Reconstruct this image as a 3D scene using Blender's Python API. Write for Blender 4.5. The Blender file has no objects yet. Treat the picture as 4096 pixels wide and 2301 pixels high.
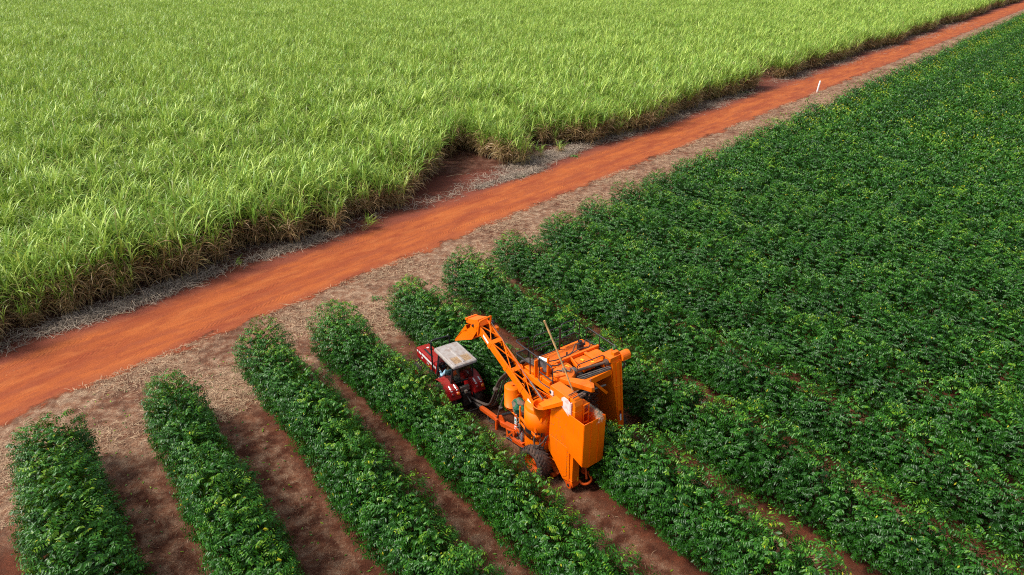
import bpy, bmesh, math, random
import numpy as np
from mathutils import Vector, Matrix, Quaternion

rad = math.radians
scene = bpy.context.scene
COL = scene.collection

# ------------------------------------------------------------------ camera
cam_data = bpy.data.cameras.new("camera")
cam_data.sensor_width = 36.0
cam_data.lens = 24.0
cam_data.clip_start = 0.1
cam_data.clip_end = 3000.0
cam = bpy.data.objects.new("camera", cam_data)
COL.objects.link(cam)
CAM_H = 16.5
cam.location = (0, 0, CAM_H)
cam.rotation_euler = (rad(90 - 26.43), 0, 0)
scene.camera = cam

# ------------------------------------------------------------------ light
SUN_EL, SUN_AZ = 50.0, -100.0          # azimuth from +Y towards +X, degrees
world = bpy.data.worlds.new("World")
scene.world = world
world.use_nodes = True
wn = world.node_tree
bg = wn.nodes["Background"]
sky = wn.nodes.new("ShaderNodeTexSky")
sky.sky_type = 'NISHITA'
sky.sun_disc = False
sky.sun_elevation = rad(SUN_EL)
sky.sun_rotation = rad(SUN_AZ)
sky.altitude = 600
sky.air_density = 1.0
sky.dust_density = 4.0
sky.ozone_density = 1.0
hazy = wn.nodes.new("ShaderNodeHueSaturation")          # thin bright cloud: a whiter sky
hazy.inputs["Saturation"].default_value = 0.5
wn.links.new(sky.outputs[0], hazy.inputs["Color"])
wn.links.new(hazy.outputs[0], bg.inputs[0])
bg.inputs[1].default_value = 0.07

sun_data = bpy.data.lights.new("sun", 'SUN')
sun_data.energy = 1.5
sun_data.angle = rad(11.0)
sun_data.color = (1.0, 0.95, 0.86)
sun = bpy.data.objects.new("sun", sun_data)
COL.objects.link(sun)
sdir = Vector((math.sin(rad(SUN_AZ)) * math.cos(rad(SUN_EL)), math.cos(rad(SUN_AZ)) * math.cos(rad(SUN_EL)), math.sin(rad(SUN_EL))))
sun.rotation_euler = sdir.to_track_quat('Z', 'Y').to_euler()
sun.location = sdir * 100

scene.view_settings.view_transform = 'Standard'
scene.view_settings.look = 'None'
scene.view_settings.exposure = 1.6
scene.view_settings.gamma = 1.0
scene.cycles.use_denoising = False
scene.cycles.pixel_filter_type = 'BLACKMAN_HARRIS'
scene.cycles.filter_width = 1.1
scene.cycles.max_bounces = 6
scene.cycles.transparent_max_bounces = 8

# ------------------------------------------------------------------ frames of the place
ROWA = 37.5                                     # coffee rows
Fv = np.array([-math.sin(rad(ROWA)), math.cos(rad(ROWA))])
Rv = np.array([math.cos(rad(ROWA)), math.sin(rad(ROWA))])
ORG = np.array([2.178, 19.248])                 # harvester origin on the ground
ROADA = 41.0
Dv = np.array([math.sin(rad(ROADA)), math.cos(rad(ROADA))])      # along the road
Nv = np.array([math.cos(rad(ROADA)), -math.sin(rad(ROADA))])     # across it, towards the coffee
def rowpt(f, r): return ORG + Fv * f + Rv * r
def roadpt(a, c): return Dv * a + Nv * c

# ------------------------------------------------------------------ tags
def tag(o, label=None, cat=None, group=None, kind=None):
    if label: o["label"] = label
    if cat: o["category"] = cat
    if group: o["group"] = group
    if kind: o["kind"] = kind
    return o
def empty(name, loc=(0, 0, 0), rz=0.0, parent=None):
    o = bpy.data.objects.new(name, None)
    COL.objects.link(o)
    o.location = loc
    o.rotation_euler = (0, 0, rz)
    o.empty_display_size = 0.3
    if parent: o.parent = parent
    return o
def mesh_obj(name, me, mat=None, parent=None):
    o = bpy.data.objects.new(name, me)
    if mat is not None and not me.materials: me.materials.append(mat)
    COL.objects.link(o)
    if parent is not None: o.parent = parent
    return o

def np_mesh(name, verts, faces4, attr=None, smooth=False):
    """verts (n,3), faces4 (m,4) quads -> mesh, attr: dict of per-vertex floats"""
    me = bpy.data.meshes.new(name)
    n, m = len(verts), len(faces4)
    me.vertices.add(n)
    me.vertices.foreach_set("co", np.asarray(verts, dtype=np.float32).ravel())
    me.loops.add(m * 4)
    me.loops.foreach_set("vertex_index", np.asarray(faces4, dtype=np.int32).ravel())
    me.polygons.add(m)
    me.polygons.foreach_set("loop_start", np.arange(0, m * 4, 4, dtype=np.int32))
    me.polygons.foreach_set("loop_total", np.full(m, 4, dtype=np.int32))
    if smooth: me.polygons.foreach_set("use_smooth", np.ones(m, dtype=bool))
    for k, v in (attr or {}).items():
        a = me.attributes.new(k, 'FLOAT', 'POINT')
        a.data.foreach_set("value", np.asarray(v, dtype=np.float32))
    me.update(calc_edges=True)
    return me

# ------------------------------------------------------------------ node helper
class NT:
    def __init__(s, name):
        s.mat = bpy.data.materials.new(name)
        s.mat.use_nodes = True
        s.t = s.mat.node_tree
        s.bsdf = s.t.nodes["Principled BSDF"]
        s.out = s.t.nodes["Material Output"]
    def n(s, typ, **kw):
        nd = s.t.nodes.new(typ)
        for k, v in kw.items(): setattr(nd, k, v)
        return nd
    def link(s, a, b): s.t.links.new(a, b)
    def val(s, sock, v):
        if hasattr(v, "is_linked") or isinstance(v, bpy.types.NodeSocket): s.link(v, sock)
        else: sock.default_value = v
    def math(s, op, a, b=0.0, clamp=False):
        nd = s.n("ShaderNodeMath", operation=op, use_clamp=clamp)
        s.val(nd.inputs[0], a); s.val(nd.inputs[1], b)
        return nd.outputs[0]
    def dot(s, vec, v):
        nd = s.n("ShaderNodeVectorMath", operation='DOT_PRODUCT')
        s.link(vec, nd.inputs[0]); nd.inputs[1].default_value = v
        return nd.outputs["Value"]
    def ramp(s, v, lo, hi, smooth=True):
        nd = s.n("ShaderNodeMapRange", interpolation_type='SMOOTHSTEP' if smooth else 'LINEAR')
        s.link(v, nd.inputs[0]); nd.inputs[1].default_value = lo; nd.inputs[2].default_value = hi
        return nd.outputs[0]
    def noise(s, vec, scale, detail=4.0, rough=0.55, col=False):
        nd = s.n("ShaderNodeTexNoise")
        if vec is not None: s.link(vec, nd.inputs["Vector"])
        nd.inputs["Scale"].default_value = scale
        nd.inputs["Detail"].default_value = detail
        nd.inputs["Roughness"].default_value = rough
        return nd.outputs["Color" if col else "Fac"]
    def mapv(s, vec, rot=0.0, scale=(1, 1, 1), loc=(0, 0, 0)):
        nd = s.n("ShaderNodeMapping")
        s.link(vec, nd.inputs[0])
        nd.inputs["Rotation"].default_value = (0, 0, rot)
        nd.inputs["Scale"].default_value = scale
        nd.inputs["Location"].default_value = loc
        return nd.outputs[0]
    def mix(s, f, a, b):
        nd = s.n("ShaderNodeMix", data_type='RGBA')
        s.val(nd.inputs[0], f)
        for sock, v in ((nd.inputs[6], a), (nd.inputs[7], b)):
            if isinstance(v, (tuple, list)): sock.default_value = (*v[:3], 1)
            else: s.link(v, sock)
        return nd.outputs[2]
    def bump(s, h, strength=0.5, dist=0.05):
        nd = s.n("ShaderNodeBump")
        nd.inputs["Strength"].default_value = strength
        nd.inputs["Distance"].default_value = dist
        s.link(h, nd.inputs["Height"])
        s.link(nd.outputs[0], s.bsdf.inputs["Normal"])
    def pos(s): return s.n("ShaderNodeNewGeometry").outputs["Position"]
    def obj(s): return s.n("ShaderNodeTexCoord").outputs["Object"]
    def set(s, **kw):
        for k, v in kw.items():
            sock = s.bsdf.inputs[k.replace("_", " ")]
            if isinstance(v, (tuple, list)): sock.default_value = (*v[:3], 1)
            elif isinstance(v, bpy.types.NodeSocket): s.link(v, sock)
            else: sock.default_value = v
        return s

def simple(name, col, rough=0.6, metal=0.0, var=0.15, scale=6.0, spec=0.5):
    m = NT(name)
    nz = m.noise(m.obj(), scale, 5)
    dark = tuple(c * (1 - var * 2) for c in col)
    lite = tuple(min(1, c * (1 + var)) for c in col)
    m.set(Base_Color=m.mix(m.ramp(nz, 0.3, 0.7), dark, lite), Roughness=rough, Metallic=metal)
    m.bsdf.inputs["Specular IOR Level"].default_value = spec
    return m.mat

def paint(name, col, dust=0.5, dustcol=(0.30, 0.12, 0.05), rough=0.42, splat=True):
    """farm machine paint: slightly faded sheet colour, dust settled on level faces, mud specks"""
    m = NT(name)
    o = m.obj()
    fade = m.ramp(m.noise(o, 1.6, 5), 0.3, 0.75)
    c = m.mix(fade, col, (col[0] * 0.93, col[1] * 1.12 + 0.004, col[2] + 0.001))
    nrm = m.dot(m.n("ShaderNodeNewGeometry").outputs["Normal"], (0, 0, 1))
    lev = m.ramp(nrm, 0.55, 0.95)
    dn = m.ramp(m.noise(o, 9.0, 6, 0.65), 0.25, 0.8)
    f = m.math('MULTIPLY', m.math('MULTIPLY', lev, dn), dust)
    c = m.mix(f, c, dustcol)
    if splat:
        sv = m.noise(m.mapv(o, scale=(9.0, 9.0, 0.9)), 1.0, 5, 0.65)
        stn = m.math('MULTIPLY', m.ramp(sv, 0.54, 0.74), m.ramp(m.noise(o, 1.3, 4), 0.42, 0.68))
        c = m.mix(m.math('MULTIPLY', stn, 0.5), c, (0.34, 0.085, 0.02))
        sp = m.ramp(m.noise(o, 38.0, 3, 0.6), 0.67, 0.74)
        big = m.ramp(m.noise(o, 3.1, 3), 0.45, 0.65)
        c = m.mix(m.math('MULTIPLY', m.math('MULTIPLY', sp, big), 0.75), c, (0.12, 0.045, 0.02))
    m.set(Base_Color=c, Roughness=m.math('ADD', m.math('MULTIPLY', f, 0.6), rough))
    m.bsdf.inputs["Specular IOR Level"].default_value = 0.2
    return m.mat

# ------------------------------------------------------------------ mesh builder for machines
class MB:
    def __init__(s): s.v, s.f, s.sm = [], [], []
    def add(s, verts, faces, smooth=False):
        b = len(s.v)
        s.v += [tuple(x) for x in verts]
        s.f += [tuple(i + b for i in q) for q in faces]
        s.sm += [smooth] * len(faces)
        return s
    def box(s, x0, x1, y0, y1, z0, z1):
        v = [(x, y, z) for z in (z0, z1) for y in (y0, y1) for x in (x0, x1)]
        return s.add(v, [(0, 2, 3, 1), (4, 5, 7, 6), (0, 1, 5, 4), (2, 6, 7, 3), (0, 4, 6, 2), (1, 3, 7, 5)])
    def hexa(s, bot, top):
        """8 corners: bot 4 ccw, top 4 ccw"""
        return s.add(list(bot) + list(top), [(3, 2, 1, 0), (4, 5, 6, 7), (0, 1, 5, 4), (1, 2, 6, 5), (2, 3, 7, 6), (3, 0, 4, 7)])
    def plate(s, pts, th):
        """thin slab on a polygon (list of 3-D points), thickness th along its normal (centred)"""
        P = [Vector(p) for p in pts]
        n = Vector((0, 0, 0))
        for i in range(len(P)): n += (P[i] - P[0]).cross(P[(i + 1) % len(P)] - P[0])
        n.normalize()
        k = len(P)
        v = [p - n * th / 2 for p in P] + [p + n * th / 2 for p in P]
        f = [tuple(range(k - 1, -1, -1)), tuple(range(k, 2 * k))] + [(i, (i + 1) % k, k + (i + 1) % k, k + i) for i in range(k)]
        return s.add(v, f)
    def prism(s, pts, axis, a0, a1):
        """polygon of 2-D pts extruded along axis ('x': pts=(y,z); 'y': pts=(x,z); 'z': pts=(x,y))"""
        def mk(p, a): return {'x': (a, p[0], p[1]), 'y': (p[0], a, p[1]), 'z': (p[0], p[1], a)}[axis]
        k = len(pts)
        v = [mk(p, a0) for p in pts] + [mk(p, a1) for p in pts]
        f = [tuple(range(k - 1, -1, -1)), tuple(range(k, 2 * k))] + [(i, (i + 1) % k, k + (i + 1) % k, k + i) for i in range(k)]
        return s.add(v, f)
    def beam(s, p0, p1, w, h=None, up=(0, 0, 1)):
        h = h or w
        p0, p1 = Vector(p0), Vector(p1)
        d = (p1 - p0).normalized()
        u = Vector(up)
        if abs(d.dot(u)) > 0.98: u = Vector((0, 1, 0))
        sd = d.cross(u).normalized()
        u = sd.cross(d).normalized()
        c = [sd * (-w / 2) - u * h / 2, sd * (w / 2) - u * h / 2, sd * (w / 2) + u * h / 2, sd * (-w / 2) + u * h / 2]
        return s.hexa([p0 + x for x in c], [p1 + x for x in c])
    def tube(s, path, r, seg=8, closed=False, caps=True):
        P = [Vector(p) for p in path]
        n = len(P)
        rs = r if isinstance(r, (list, tuple)) else [r] * n
        verts, prev = [], None
        for i in range(n):
            if closed: t = (P[(i + 1) % n] - P[i - 1])
            elif i == 0: t = P[1] - P[0]
            elif i == n - 1: t = P[-1] - P[-2]
            else: t = (P[i + 1] - P[i]).normalized() + (P[i] - P[i - 1]).normalized()
            t.normalize()
            if prev is None:
                a = Vector((0, 0, 1)) if abs(t.z) < 0.9 else Vector((1, 0, 0))
                prev = t.cross(a).normalized()
            u = (prev - t * prev.dot(t)).normalized()
            w = t.cross(u)
            prev = u
            for k in range(seg):
                a = 2 * math.pi * k / seg
                verts.append(P[i] + (u * math.cos(a) + w * math.sin(a)) * rs[i])
        faces = []
        m = n if closed else n - 1
        for i in range(m):
            j = (i + 1) % n
            for k in range(seg):
                l = (k + 1) % seg
                faces.append((i * seg + k, i * seg + l, j * seg + l, j * seg + k))
        s.add(verts, faces, True)
        if caps and not closed:
            s.add(verts[:seg], [tuple(range(seg - 1, -1, -1))])
            s.add(verts[-seg:], [tuple(range(seg))])
        return s
    def cyl(s, p0, p1, r, seg=24, r1=None, caps=True): return s.tube([p0, p1], [r, r if r1 is None else r1], seg, caps=caps)
    def lathe(s, prof, c, axis, seg=32):
        """prof list of (radius, offset along axis) around centre c"""
        ax = {'x': (Vector((0, 1, 0)), Vector((0, 0, 1)), Vector((1, 0, 0))), 'z': (Vector((1, 0, 0)), Vector((0, 1, 0)), Vector((0, 0, 1))), 'y': (Vector((0, 0, 1)), Vector((1, 0, 0)), Vector((0, 1, 0)))}[axis]
        c = Vector(c)
        v = []
        for r, o in prof:
            for k in range(seg):
                a = 2 * math.pi * k / seg
                v.append(c + ax[0] * r * math.cos(a) + ax[1] * r * math.sin(a) + ax[2] * o)
        f = []
        for i in range(len(prof) - 1):
            for k in range(seg):
                l = (k + 1) % seg
                f.append((i * seg + k, i * seg + l, (i + 1) * seg + l, (i + 1) * seg + k))
        return s.add(v, f, True)
    def build(s, name, mat, parent=None, bevel=0.0, auto=True):
        me = bpy.data.meshes.new(name)
        me.from_pydata([tuple(x) for x in s.v], [], s.f)
        me.polygons.foreach_set("use_smooth", s.sm)
        me.materials.append(mat)
        bm = bmesh.new(); bm.from_mesh(me)
        bmesh.ops.recalc_face_normals(bm, faces=bm.faces)
        if bevel > 0:
            ed = [e for e in bm.edges if e.is_manifold and len(e.link_faces) == 2 and not (e.link_faces[0].smooth and e.link_faces[1].smooth) and e.calc_face_angle(0) > 0.5]
            if ed: bmesh.ops.bevel(bm, geom=ed, offset=bevel, segments=1, affect='EDGES', clamp_overlap=True)
        bm.to_mesh(me); bm.free()
        return mesh_obj(name, me, None, parent)

def round_path(pts, r=0.08, n=4):
    """round the corners of a 3-D polyline"""
    P = [Vector(p) for p in pts]
    out = [P[0]]
    for i in range(1, len(P) - 1):
        a, b, c = P[i - 1], P[i], P[i + 1]
        d1, d2 = (a - b), (c - b)
        k = min(r, d1.length * 0.45, d2.length * 0.45)
        p, q = b + d1.normalized() * k, b + d2.normalized() * k
        for j in range(n + 1):
            t = j / n
            out.append(p * (1 - t) ** 2 + b * 2 * t * (1 - t) + q * t ** 2)
    out.append(P[-1])
    return out
def smooth_path(pts, n=6):
    """Catmull-Rom through the points"""
    P = [Vector(p) for p in pts]
    P = [P[0] * 2 - P[1]] + P + [P[-1] * 2 - P[-2]]
    out = []
    for i in range(1, len(P) - 2):
        for j in range(n):
            t = j / n
            a, b, c, d = P[i - 1], P[i], P[i + 1], P[i + 2]
            out.append(0.5 * ((2 * b) + (c - a) * t + (2 * a - 5 * b + 4 * c - d) * t * t + (3 * b - a - 3 * c + d) * t ** 3))
    out.append(P[-2])
    return out
# ================================================================== ground and road
ROW_R = {1: -14.62, 2: -10.85, 3: -6.95, 4: -3.78, 5: 0.28}
def row_r(k): return ROW_R.get(k, 4.08 + 3.785 * (k - 6))
def ground_material():
    m = NT("red_soil_and_straw")
    p = m.pos()
    al, ac = m.dot(p, (*Dv, 0)), m.dot(p, (*Nv, 0))
    big = m.noise(p, 0.35, 5)
    mid = m.noise(p, 1.7, 6, 0.6)
    fine = m.noise(p, 14.0, 5, 0.65)
    soil = m.mix(m.ramp(mid, 0.3, 0.7), (0.070, 0.020, 0.010), (0.140, 0.036, 0.016))
    soil = m.mix(m.math('MULTIPLY', m.ramp(fine, 0.45, 0.75), 0.55), soil, (0.04, 0.016, 0.011))
    # straw fibres: three directions of stretched noise
    fib = None
    for k, (r, sx) in enumerate(((0.3, 1), (1.4, 1), (2.4, 1))):
        v = m.mapv(m.mapv(p, rot=r), scale=(5.0, 42.0, 1), loc=(k * 7.3, k * 3.1, 0))
        t = m.ramp(m.noise(v, 1.0, 3, 0.6), 0.5, 0.68)
        fib = t if fib is None else m.math('MAXIMUM', fib, t)
    # where the straw lies
    wob = m.math('MULTIPLY', m.math('SUBTRACT', m.noise(p, 0.55, 4), 0.5), 2.4)
    acw = m.math('ADD', ac, wob)
    verge = m.math('MULTIPLY', m.ramp(acw, -29.9, -28.9), m.ramp(acw, -20.5, -23.6))
    patch = m.ramp(m.math('ADD', m.math('MULTIPLY', mid, 0.6), m.math('MULTIPLY', big, 0.5)), 0.42, 0.66)
    verge = m.math('MULTIPLY', verge, m.math('ADD', m.math('MULTIPLY', patch, 0.85), 0.28))
    rcn = m.math('SUBTRACT', m.dot(p, (*Rv, 0)), float(ORG @ Rv))
    mids = None
    for k_ in range(1, 8):
        b_ = m.ramp(m.math('ABSOLUTE', m.math('SUBTRACT', rcn, (row_r(k_) + row_r(k_ + 1)) / 2 + 0.1)), 1.25, 0.35)
        mids = b_ if mids is None else m.math('MAXIMUM', mids, b_)
    lane = m.math('MULTIPLY', m.ramp(ac, -24.5, -21.5), m.math('ADD', m.math('MULTIPLY', m.math('MULTIPLY', m.ramp(mid, 0.36, 0.62), mids), 0.62), 0.05))
    litter = m.math('MULTIPLY', m.ramp(m.math('ADD', ac, m.math('MULTIPLY', wob, 0.5)), -34.9, -36.0), m.math('ADD', m.math('MULTIPLY', m.ramp(mid, 0.42, 0.62), 0.5), 0.15))
    cov = m.math('MAXIMUM', m.math('MAXIMUM', verge, lane), litter)
    strawc = m.mix(m.ramp(m.noise(p, 2.6, 4), 0.35, 0.65), (0.36, 0.20, 0.115), (0.60, 0.43, 0.28))
    strawc = m.mix(m.ramp(ac, -33.0, -35.0), strawc, (0.24, 0.17, 0.125))
    f = m.math('MULTIPLY', cov, m.math('ADD', m.math('MULTIPLY', fib, 0.75), 0.28), clamp=True)
    col = m.mix(f, soil, strawc)
    m.set(Base_Color=col, Roughness=0.95)
    m.bsdf.inputs["Specular IOR Level"].default_value = 0.15
    h = m.math('ADD', m.math('MULTIPLY', fine, 0.5), m.math('ADD', m.math('MULTIPLY', fib, 0.5), m.math('MULTIPLY', mid, 1.2)))
    m.bump(h, 0.7, 0.06)
    return m.mat

g = MB()
g.add([(-900, -300, 0), (1300, -300, 0), (1300, 1700, 0), (-900, 1700, 0)], [(0, 1, 2, 3)])
tag(g.build("ground", ground_material()), kind="structure")

def road_material():
    m = NT("packed_red_dirt")
    p = m.pos()
    al, ac = m.dot(p, (*Dv, 0)), m.dot(p, (*Nv, 0))
    cx = m.n("ShaderNodeCombineXYZ")
    m.link(al, cx.inputs[0]); m.link(ac, cx.inputs[1])
    q = cx.outputs[0]
    st = m.noise(m.mapv(q, scale=(0.22, 0.75, 1)), 1.0, 6, 0.6)          # streaks along the road
    st2 = m.noise(m.mapv(q, scale=(0.8, 2.2, 1), loc=(9, 2, 0)), 1.0, 5, 0.6)
    blot = m.noise(q, 0.9, 6, 0.62)
    fine = m.noise(p, 11.0, 6, 0.7)
    c = m.mix(m.ramp(st, 0.32, 0.66), (0.24, 0.048, 0.016), (0.38, 0.095, 0.022))
    c = m.mix(m.math('MULTIPLY', m.ramp(st2, 0.45, 0.7), 0.55), c, (0.40, 0.120, 0.034))
    c = m.mix(m.math('MULTIPLY', m.ramp(blot, 0.56, 0.72), 0.6), c, (0.21, 0.040, 0.015))
    c = m.mix(m.math('MULTIPLY', m.ramp(fine, 0.52, 0.72), 0.5), c, (0.20, 0.05, 0.03))
    # darker violet-red packed strip on the cane side and in the field entrance
    wb = m.math('ADD', ac, m.math('MULTIPLY', m.math('SUBTRACT', blot, 0.5), 1.6))
    c = m.mix(m.math('MULTIPLY', m.ramp(wb, -33.2, -34.5), 0.8), c, (0.165, 0.043, 0.028))
    c = m.mix(m.math('MULTIPLY', m.ramp(wb, -30.3, -29.3), 0.45), c, (0.21, 0.052, 0.026))
    c = m.mix(m.math('MULTIPLY', m.ramp(wb, -34.2, -35.4), 0.7), c, (0.10, 0.030, 0.018))
    # wheel paths: two redder, damper bands and a paler crown between them
    wv = m.math('ADD', ac, m.math('MULTIPLY', m.math('SUBTRACT', m.noise(m.mapv(q, scale=(0.045, 0, 0)), 1.0, 3), 0.5), 2.6))
    for off, wd in ((-33.2, 0.45), (-31.2, 0.40), (-30.4, 0.25)):
        bnd = m.ramp(m.math('ABSOLUTE', m.math('SUBTRACT', wv, off)), wd, wd * 0.4)
        c = m.mix(m.math('MULTIPLY', m.math('MULTIPLY', bnd, m.ramp(st2, 0.38, 0.62)), 0.6), c, (0.22, 0.046, 0.020))
    grit = m.ramp(m.noise(p, 30.0, 3, 0.7), 0.62, 0.72)
    c = m.mix(m.math('MULTIPLY', grit, 0.35), c, (0.48, 0.20, 0.10))
    # scattered straw blown on the surface
    fib = m.ramp(m.noise(m.mapv(m.mapv(p, rot=0.9), scale=(5, 40, 1)), 1.0, 3), 0.55, 0.7)
    sp = m.ramp(m.noise(m.mapv(q, scale=(0.35, 0.8, 1), loc=(3, 5, 0)), 1.0, 5), 0.60, 0.72)
    c = m.mix(m.math('MULTIPLY', m.math('MULTIPLY', fib, sp), 0.7), c, (0.5, 0.32, 0.18))
    m.set(Base_Color=c, Roughness=0.92)
    m.bsdf.inputs["Specular IOR Level"].default_value = 0.2
    # tread bars of tyre tracks along the road
    trk = None
    for off in (-33.55, -31.95, -30.3):
        d = m.math('ABSOLUTE', m.math('SUBTRACT', m.math('ADD', ac, m.math('MULTIPLY', m.math('SUBTRACT', m.noise(m.mapv(q, scale=(0.03, 0, 0)), 1.0, 2), 0.5), 1.4)), off))
        band = m.ramp(d, 0.30, 0.18)
        w = m.math('SINE', m.math('ADD', m.math('MULTIPLY', al, 26.0), m.math('MULTIPLY', d, 30.0)))
        w = m.math('MULTIPLY', m.math('MULTIPLY', w, band), m.ramp(m.noise(q, 0.22, 2), 0.45, 0.6))
        trk = w if trk is None else m.math('ADD', trk, w)
    h = m.math('ADD', m.math('ADD', m.math('MULTIPLY', fine, 0.6), m.math('MULTIPLY', st2, 1.0)), m.math('MULTIPLY', trk, 0.22))
    m.bump(m.math('ADD', h, m.math('MULTIPLY', blot, 0.8)), 0.6, 0.06)
    # ragged edge
    n1 = m.math('MULTIPLY', m.math('SUBTRACT', m.noise(q, 0.45, 3, 0.5), 0.5), 2.6)
    n2 = m.math('MULTIPLY', m.math('SUBTRACT', m.noise(m.mapv(q, scale=(1.6, 3.0, 1)), 1.0, 6, 0.65), 0.5), 1.5)
    ce = m.math('ADD', ac, m.math('ADD', n1, n2))
    ea = m.math('POWER', m.math('DIVIDE', m.math('SUBTRACT', al, 33.5), 7.5), 2.0)   # field entrance bulge
    eb = m.math('MULTIPLY', m.math('EXPONENT', m.math('MULTIPLY', ea, -1.0)), 4.6)
    ea2 = m.math('POWER', m.math('DIVIDE', m.math('SUBTRACT', al, 93.0), 9.0), 2.0)
    eb2 = m.math('MULTIPLY', m.math('EXPONENT', m.math('MULTIPLY', ea2, -1.0)), 5.0)
    lo = m.math('ADD', ce, m.math('ADD', eb, eb2))
    a = m.math('MULTIPLY', m.ramp(lo, -36.2, -35.2), m.ramp(ce, -28.85, -29.35))
    tr = m.n("ShaderNodeBsdfTransparent")
    mx = m.n("ShaderNodeMixShader")
    m.link(a, mx.inputs[0]); m.link(tr.outputs[0], mx.inputs[1]); m.link(m.bsdf.outputs[0], mx.inputs[2])
    m.link(mx.outputs[0], m.out.inputs[0])
    return m.mat
g = MB()
c4 = [roadpt(-60, -41.8), roadpt(-60, -27.0), roadpt(900, -27.0), roadpt(900, -41.8)]
g.add([(p[0], p[1], 0.004) for p in c4], [(0, 1, 2, 3)])
tag(g.build("dirt_road", road_material()), kind="structure")

# ================================================================== foliage materials
def leaf_material(name, dark, mid, young, rough=0.36, trans=0.22, tip=None):
    m = NT(name)
    at = m.n("ShaderNodeAttribute", attribute_name="tint").outputs["Fac"]
    oi = m.n("ShaderNodeObjectInfo").outputs["Random"]
    nz = m.noise(m.pos(), 0.33, 3)
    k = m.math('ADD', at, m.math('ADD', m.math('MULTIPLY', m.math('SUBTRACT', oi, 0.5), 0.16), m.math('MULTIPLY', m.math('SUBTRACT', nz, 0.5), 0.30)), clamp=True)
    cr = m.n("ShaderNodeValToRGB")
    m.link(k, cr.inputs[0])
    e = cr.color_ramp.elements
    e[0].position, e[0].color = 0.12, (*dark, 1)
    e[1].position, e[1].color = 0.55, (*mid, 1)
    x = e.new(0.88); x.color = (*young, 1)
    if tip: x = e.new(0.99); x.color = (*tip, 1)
    c = cr.outputs[0]
    m.set(Base_Color=c, Roughness=rough)
    m.bsdf.inputs["Specular IOR Level"].default_value = 0.32
    tl = m.n("ShaderNodeBsdfTranslucent")
    m.link(m.mix(0.5, c, young), tl.inputs[0])
    mx = m.n("ShaderNodeMixShader")
    mx.inputs[0].default_value = trans
    m.link(m.bsdf.outputs[0], mx.inputs[1]); m.link(tl.outputs[0], mx.inputs[2])
    m.link(mx.outputs[0], m.out.inputs[0])
    return m.mat
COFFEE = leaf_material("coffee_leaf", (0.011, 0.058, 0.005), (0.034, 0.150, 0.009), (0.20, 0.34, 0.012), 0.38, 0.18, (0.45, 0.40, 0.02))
CANE = leaf_material("cane_leaf", (0.36, 0.225, 0.11), (0.135, 0.30, 0.020), (0.50, 0.62, 0.12), 0.42, 0.22)
BARK = simple("grey_brown_bark", (0.11, 0.075, 0.05), 0.9)

# ================================================================== leaf geometry (vectorised)
def rnorm(v): return v / np.maximum(np.linalg.norm(v, axis=1, keepdims=True), 1e-9)
def leaf_quads(base, d, up, L, W, fold=0.25):
    """folded lens leaves: base (n,3), direction d, rough up vector; returns verts, quads"""
    s = rnorm(np.cross(d, up))
    u = np.cross(s, d)
    n = len(base)
    L, W = L.reshape(-1, 1), W.reshape(-1, 1)
    tip = base + d * L - u * L * 0.16
    m = base + d * L * 0.5 - u * W * fold
    l = base + d * L * 0.45 + s * W * 0.5
    r = base + d * L * 0.45 - s * W * 0.5
    v = np.stack([base, l, tip, r, m], 1).reshape(-1, 3)
    i = np.arange(n).reshape(-1, 1) * 5
    q = np.concatenate([i + np.array([0, 4, 2, 1]), i + np.array([0, 3, 2, 4])], 0)
    return v, q

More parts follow.
